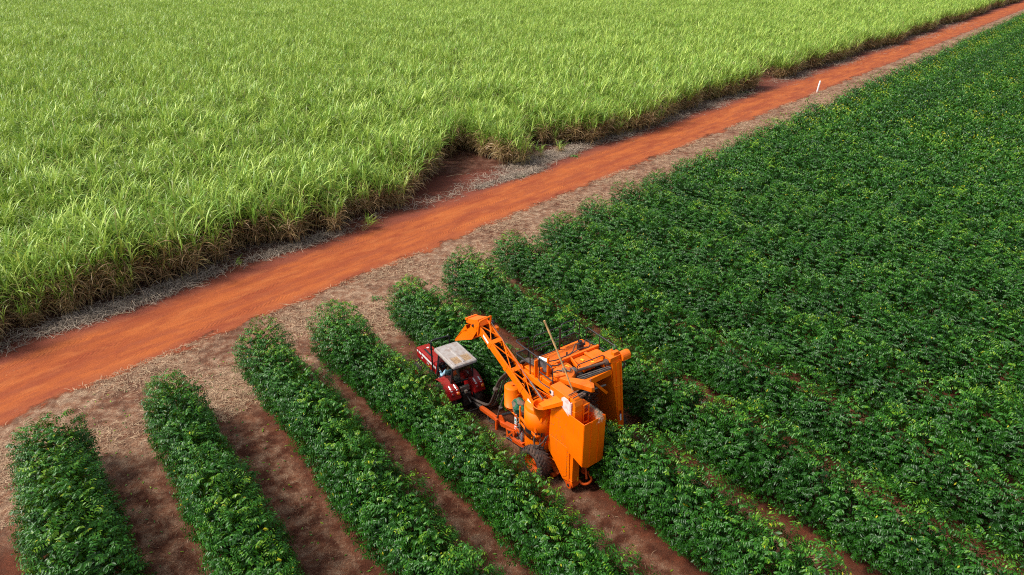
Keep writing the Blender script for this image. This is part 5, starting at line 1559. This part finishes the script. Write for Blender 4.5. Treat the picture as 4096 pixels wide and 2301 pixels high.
for w in (-0.005, bw - 0.045):
    m.hexa([bp(0, w, bh), bp(0, w + 0.05, bh), bp(Ln, w + 0.05, bh), bp(Ln, w, bh)], [bp(0, w, bh + 0.02), bp(0, w + 0.05, bh + 0.02), bp(Ln, w + 0.05, bh + 0.02), bp(Ln, w, bh + 0.02)])
m.hexa([bp(0, 0.025, 0.0), bp(0, bw - 0.025, 0.0), bp(Ln, bw - 0.025, 0.0), bp(Ln, 0.025, 0.0)], [bp(0, 0.025, 0.02), bp(0, bw - 0.025, 0.02), bp(Ln, bw - 0.025, 0.02), bp(Ln, 0.025, 0.02)])
m.build("boom_trough", ORANGE, boom, bevel=0.004)
m = MB()
for s in (1.28, 2.25, 3.30):
    m.hexa([bp(s - 0.07, -0.008, -0.03), bp(s - 0.07, -0.002, -0.03), bp(s + 0.07, -0.002, -0.03), bp(s + 0.07, -0.008, -0.03)], [bp(s - 0.07, -0.008, bh), bp(s - 0.07, -0.002, bh), bp(s + 0.07, -0.002, bh), bp(s + 0.07, -0.008, bh)])
for s in (1.95, 3.25):
    m.hexa([bp(s - 0.08, 0, bh + 0.03), bp(s - 0.08, bw, bh + 0.03), bp(s + 0.08, bw, bh + 0.03), bp(s + 0.08, 0, bh + 0.03)], [bp(s - 0.08, 0, bh + 0.06), bp(s - 0.08, bw, bh + 0.06), bp(s + 0.08, bw, bh + 0.06), bp(s + 0.08, 0, bh + 0.06)])
m.build("cross_plate", ORANGE, boom)
m = MB()
nseg = 0
for s in np.arange(0.15, Ln - 0.1, 0.145):
    m.hexa([bp(s, 0.03, 0.03), bp(s, bw - 0.03, 0.03), bp(s + 0.012, bw - 0.03, 0.03), bp(s + 0.012, 0.03, 0.03)], [bp(s, 0.03, 0.16), bp(s, bw - 0.03, 0.16), bp(s + 0.012, bw - 0.03, 0.16), bp(s + 0.012, 0.03, 0.16)])
m.hexa([bp(0.05, 0.03, 0.02), bp(0.05, bw - 0.03, 0.02), bp(Ln, bw - 0.03, 0.02), bp(Ln, 0.03, 0.02)], [bp(0.05, 0.03, 0.04), bp(0.05, bw - 0.03, 0.04), bp(Ln, bw - 0.03, 0.04), bp(Ln, 0.03, 0.04)])
m.build("flight_belt", DARKIN, boom)
m = MB()
zz = [(0.2, 0.03), (1.05, bw - 0.03), (1.9, 0.03)]
for a_, b_ in (((0.75, 0.02), (1.9, bw - 0.02)), ((0.75, bw - 0.02), (1.9, 0.02)), ((2.02, 0.02), (3.18, bw - 0.02)), ((2.02, bw - 0.02), (3.18, 0.02)), ((3.32, 0.02), (4.05, bw - 0.02)), ((3.32, bw - 0.02), (4.05, 0.02))):
    m.beam(bp(a_[0], a_[1], bh + 0.05), bp(b_[0], b_[1], bh + 0.05), 0.03, 0.03)
for s in (1.28, 1.95):
    for w in (0.03, bw - 0.03):
        m.tube(round_path([bp(s - 0.09, w, bh), bp(s - 0.09, w, bh + 0.12), bp(s + 0.05, w, bh + 0.12), bp(s + 0.05, w, bh)], 0.03, 2), 0.014, 6)
m.build("boom_brace", ORANGE, boom)
MB().hexa([bp(3.36, -0.006, 0.09), bp(3.36, -0.002, 0.09), bp(3.72, -0.002, 0.12), bp(3.72, -0.006, 0.12)], [bp(3.36, -0.006, 0.19), bp(3.36, -0.002, 0.19), bp(3.74, -0.002, 0.22), bp(3.74, -0.006, 0.22)]).hexa([bp(0.45, -0.006, 0.08), bp(0.45, -0.002, 0.08), bp(0.82, -0.002, 0.10), bp(0.82, -0.006, 0.10)], [bp(0.45, -0.006, 0.17), bp(0.45, -0.002, 0.17), bp(0.84, -0.002, 0.20), bp(0.84, -0.006, 0.20)]).build("boom_sticker", WHITEP, boom)
m = MB()
for s in np.arange(0.2, Ln, 0.33):
    for u in (0.06, 0.24):
        m.cyl(bp(s, 0.0, u), bp(s, -0.01, u), 0.011, 6)
m.build("bolts", DIRTY, boom)
# ram and cable along the boom
m = MB().cyl(bp(0.5, 0.32, bh + 0.10), bp(1.25, 0.30, bh + 0.16), 0.035, 10).cyl(bp(1.25, 0.30, bh + 0.16), bp(1.7, 0.29, bh + 0.16), 0.016, 8)
m.build("boom_ram", STEEL, boom)
MB().tube([bp(1.7, 0.29, bh + 0.16), bp(3.9, 0.34, bh + 0.28)], 0.008, 5).build("boom_cable", STEEL, boom)
m = MB().cyl(bp(0.05, -0.06, 0.12), bp(0.05, bw + 0.06, 0.12), 0.16, 24).cyl(bp(0.05, -0.10, 0.12), bp(0.05, -0.06, 0.12), 0.05, 12)
m.cyl(bp(-0.05, 0.10, 0.10), bp(-0.05, bw + 0.02, 0.10), 0.175, 24)
m.build("tail_drum", ORANGE, boom)
# head: arch frame, drum hood and discharge chute
def hb(f, r, z): return Vector(P(f, r, z)) - b0
m = MB()
m.tube(round_path([hb(3.86, -1.35, 3.88), hb(3.74, -1.35, 4.50), hb(3.74, -0.83, 4.56), hb(3.86, -0.83, 3.95)], 0.05, 2), 0.035, 6)
m.build("head_arch", ORANGE, boom)
m = MB()
m.hexa([hb(4.70, -1.30, 4.02), hb(4.70, -0.86, 4.02), hb(3.82, -0.86, 4.22), hb(3.82, -1.30, 4.22)], [hb(4.66, -1.30, 4.20), hb(4.66, -0.86, 4.20), hb(3.95, -0.86, 4.46), hb(3.95, -1.30, 4.46)])
m.hexa([hb(4.72, -1.33, 4.14), hb(4.72, -0.83, 4.14), hb(4.60, -0.83, 4.17), hb(4.60, -1.33, 4.17)], [hb(4.72, -1.33, 4.22), hb(4.72, -0.83, 4.22), hb(4.60, -0.83, 4.26), hb(4.60, -1.33, 4.26)])
m.build("head_hood", ORANGE_DUSTY, boom, bevel=0.008)
m = MB()
for r in (-1.31, -0.86):
    m.plate([hb(4.02, r, 3.90), hb(3.80, r, 4.22), hb(4.35, r, 4.10), hb(4.45, r, 3.90), hb(4.85, r, 3.62), hb(5.02, r, 3.44), hb(5.50, r, 2.86), hb(4.30, r, 3.48)], 0.02)
m.plate([hb(4.30, -1.31, 3.49), hb(4.30, -0.86, 3.49), hb(5.50, -0.86, 2.86), hb(5.50, -1.31, 2.86)], 0.02)
m.plate([hb(4.70, -1.31, 3.92), hb(4.70, -0.86, 3.92), hb(5.50, -0.86, 2.90), hb(5.50, -1.31, 2.90)], 0.02)
m.plate([hb(4.70, -1.31, 3.92), hb(5.08, -1.31, 3.44), hb(4.60, -1.31, 3.70)], 0.02)
m.build("discharge_chute", ORANGE, boom)
m = MB().cyl(hb(3.90, -0.80, 4.16), hb(3.90, -0.62, 4.16), 0.09, 14).cyl(hb(4.2, -1.36, 4.12), hb(4.2, -1.30, 4.12), 0.05, 12)
m.build("drive_motor", BLACK, boom)
m = MB().box(*sorted((hb(3.6, -0.74, 4).x, hb(3.6, -0.60, 4).x)), *sorted((hb(3.55, 0, 0).y, hb(3.75, 0, 0).y)), hb(0, 0, 3.95).z, hb(0, 0, 4.10).z)
m.build("motor_mount", ORANGE, boom, bevel=0.01)
# boom pivot frame on the tower
m = MB()
m.beam(P(1.15, -1.52, 1.95), P(0.25, -1.52, 1.60), 0.05, 0.10).beam(P(1.10, -1.52, 1.70), P(0.45, -1.52, 1.45), 0.04, 0.08).beam(P(1.12, -1.52, 2.4), P(1.12, -1.52, 1.65), 0.06)
m.beam(P(0.70, -1.36, 2.55), P(0.30, -1.50, 1.75), 0.05, 0.09).beam(P(0.25, -1.52, 1.60), P(0.25, -1.1, 1.60), 0.06)
part("boom_pivot", m)
m = MB().tube(smooth_path([P(0.35, -1.45, 1.75), P(0.25, -1.62, 1.5), P(0.12, -1.62, 1.35), P(0.0, -1.45, 1.5), P(-0.02, -1.3, 1.7)], 6), 0.022, 7).tube(smooth_path([P(0.30, -1.5, 1.6), P(0.18, -1.64, 1.3), P(0.08, -1.55, 1.2), P(0.10, -1.45, 1.6)], 6), 0.02, 7).tube(smooth_path([P(-0.05, -1.25, 1.75), P(-0.03, -1.38, 1.45), P(0.0, -1.40, 1.15)], 5), 0.02, 7)
m.build("pivot_hoses", HOSE, harv)

# ---- hydraulic hoses from the tractor to the deck
m = MB()
hs = [P(4.66, -1.38, 0.82), P(4.10, -1.22, 0.72), P(3.48, -1.2, 0.95), P(3.12, -1.2, 1.6), P(2.92, -1.15, 2.25), P(2.5, -1.08, 2.85), P(2.2, -0.95, 3.1)]
for k, rad_ in enumerate((0.042, 0.034, 0.034, 0.024)):
    o_ = Vector((0.05 * k, -0.07 * k, 0.04 * (k % 2)))
    m.tube(smooth_path([tuple(Vector(p) + o_ * min(1, i * 0.5) * (0.6 if i > 4 else 1)) for i, p in enumerate(hs)], 7), rad_, 9)
for k in range(3):
    o_ = Vector((0.05 * k, 0.06 * k, 0))
    m.tube(smooth_path([tuple(Vector(p) + o_) for p in (P(4.4, -1.3, 0.62), P(3.6, -1.25, 0.55), P(3.3, -1.3, 0.32), P(2.9, -1.3, 0.55), P(2.75, -1.2, 1.2), P(2.55, -1.12, 1.9), P(2.4, -1.0, 2.6))], 7), 0.022, 7)
hz = m.build("hose_loop", HOSE, harv)
m = MB().cyl(P(2.99, -1.24, 1.92), P(2.95, -1.22, 2.0), 0.09, 12).cyl(P(2.72, -1.2, 1.25), P(2.70, -1.2, 1.30), 0.07, 12)
m.build("hose_clamp", STEEL, hz)

# ================================================================== things resting on the harvester
BAMBOO = simple("bamboo", (0.55, 0.33, 0.13), 0.5, var=0.2, scale=3)
pb, pt = Vector(P(-0.74, -0.86, 3.80)), Vector(P(0.30, -1.24, 6.03))
m = MB()
pts, rs = [], []
for k in range(25):
    t = k / 24
    pts.append(pb + (pt - pb) * t + Vector((0.02 * math.sin(t * 3.1), 0, 0))); rs.append(0.021 + 0.012 * t + (0.005 if k % 4 == 0 else 0))
m.tube(pts, rs, 8)
pole = m.build("bamboo_pole", BAMBOO, None)
pole.matrix_world = Matrix.Translation((ORG[0], ORG[1], 0)) @ Matrix.Rotation(HZ, 4, 'Z')
tag(pole, "long bamboo pole standing at a slant on top of the orange harvester", "pole")

def to_world(o): o.location = (ORG[0], ORG[1], 0); o.rotation_euler = (0, 0, HZ); return o
TARP = NT("green_brown_tarpaulin")
TARP.set(Base_Color=TARP.mix(TARP.ramp(TARP.noise(TARP.obj(), 4, 3), 0.48, 0.54), (0.16, 0.105, 0.075), (0.015, 0.10, 0.05)), Roughness=0.8)
bm = bmesh.new()
bmesh.ops.create_icosphere(bm, subdivisions=3, radius=0.5)
r2 = random.Random(9)
ph = [r2.uniform(0, 6) for _ in range(6)]
for v in bm.verts:
    c_ = v.co.copy()
    fold = 1 + 0.16 * math.sin(c_.x * 13 + ph[0] + c_.z * 5) + 0.12 * math.sin(c_.y * 15 + ph[1]) + 0.09 * math.sin(c_.z * 17 + ph[2])
    v.co = Vector((c_.x * 0.36 * fold, c_.y * 0.62 * fold, c_.z * 0.72 * (1 + 0.1 * math.sin(c_.y * 9)))) + Vector(P(1.33, -1.42, 2.20)) + Vector((0, -0.15 * c_.z, 0))
me = bpy.data.meshes.new("tarpaulin"); bm.to_mesh(me); bm.free(); me.materials.append(TARP.mat)
tag(to_world(mesh_obj("tarpaulin", me)), "crumpled green and brown tarpaulin bundled beside the harvester's hose valves", "tarpaulin")

PET = NT("clear_plastic")
_t = PET.n("ShaderNodeBsdfTransparent"); _t.inputs[0].default_value = (0.75, 0.8, 0.82, 1); _m = PET.n("ShaderNodeMixShader"); _m.inputs[0].default_value = 0.45
PET.set(Base_Color=(0.35, 0.38, 0.40), Roughness=0.15)
PET.link(_t.outputs[0], _m.inputs[1]); PET.link(PET.bsdf.outputs[0], _m.inputs[2]); PET.link(_m.outputs[0], PET.out.inputs[0])
bt = to_world(empty("water_bottle"))
tag(bt, "clear plastic bottle of dark liquid with a red cap wedged beside the fan tower", "bottle")
bc = P(1.04, -1.50, 0.93)
MB().lathe([(0.001, 0), (0.055, 0.005), (0.058, 0.02), (0.058, 0.30), (0.02, 0.38), (0.018, 0.40)], bc, 'z', 16).build("bottle_shell", PET.mat, bt)
MB().lathe([(0.001, 0.008), (0.053, 0.01), (0.053, 0.13), (0.001, 0.13)], bc, 'z', 16).build("liquid", simple("dark_blue_liquid", (0.01, 0.02, 0.09), 0.2), bt)
MB().lathe([(0.022, 0.39), (0.022, 0.425), (0.001, 0.43)], bc, 'z', 12).build("bottle_cap", LENS_R, bt)
shelf = MB(); BOX(shelf, 0.92, 1.18, -1.60, -1.42, 0.88, 0.92); part("small_shelf", shelf, ORANGE_RED)

# dusty net hung over the far corner of the bin
NETM = simple("dusty_net", (0.30, 0.245, 0.175), 0.95, var=0.2)
rg = np.random.default_rng(8)
path = [P(-0.70, -0.40, 3.20), P(-1.10, -0.39, 3.21), P(-1.50, -0.39, 3.21), P(-1.62, -0.44, 3.20), P(-1.74, -0.58, 3.18)]
n = 2600
u = rg.uniform(0, len(path) - 1.001, n); i0 = u.astype(int); fr = (u - i0)[:, None]
pa = np.array(path); b = pa[i0] * (1 - fr) + pa[i0 + 1] * fr
ang = rg.uniform(0, 6.28, n)
over = rg.normal(size=n) * 0.05
b = b + np.c_[over, rg.normal(size=n) * 0.03, -np.abs(over) * 1.6 + rg.normal(size=n) * 0.012]
d = rnorm(rg.normal(size=(n, 3)) * np.array([1, 1, 0.35]))
v, q = leaf_quads(b, d, np.tile([0, 0, 1.0], (n, 1)), rg.uniform(0.05, 0.12, n), np.full(n, 0.005))
me = np_mesh("net", v, q); me.materials.append(NETM)
tag(to_world(mesh_obj("net", me)), "tangled dusty net hanging over the far rim of the harvester's bin", "net")
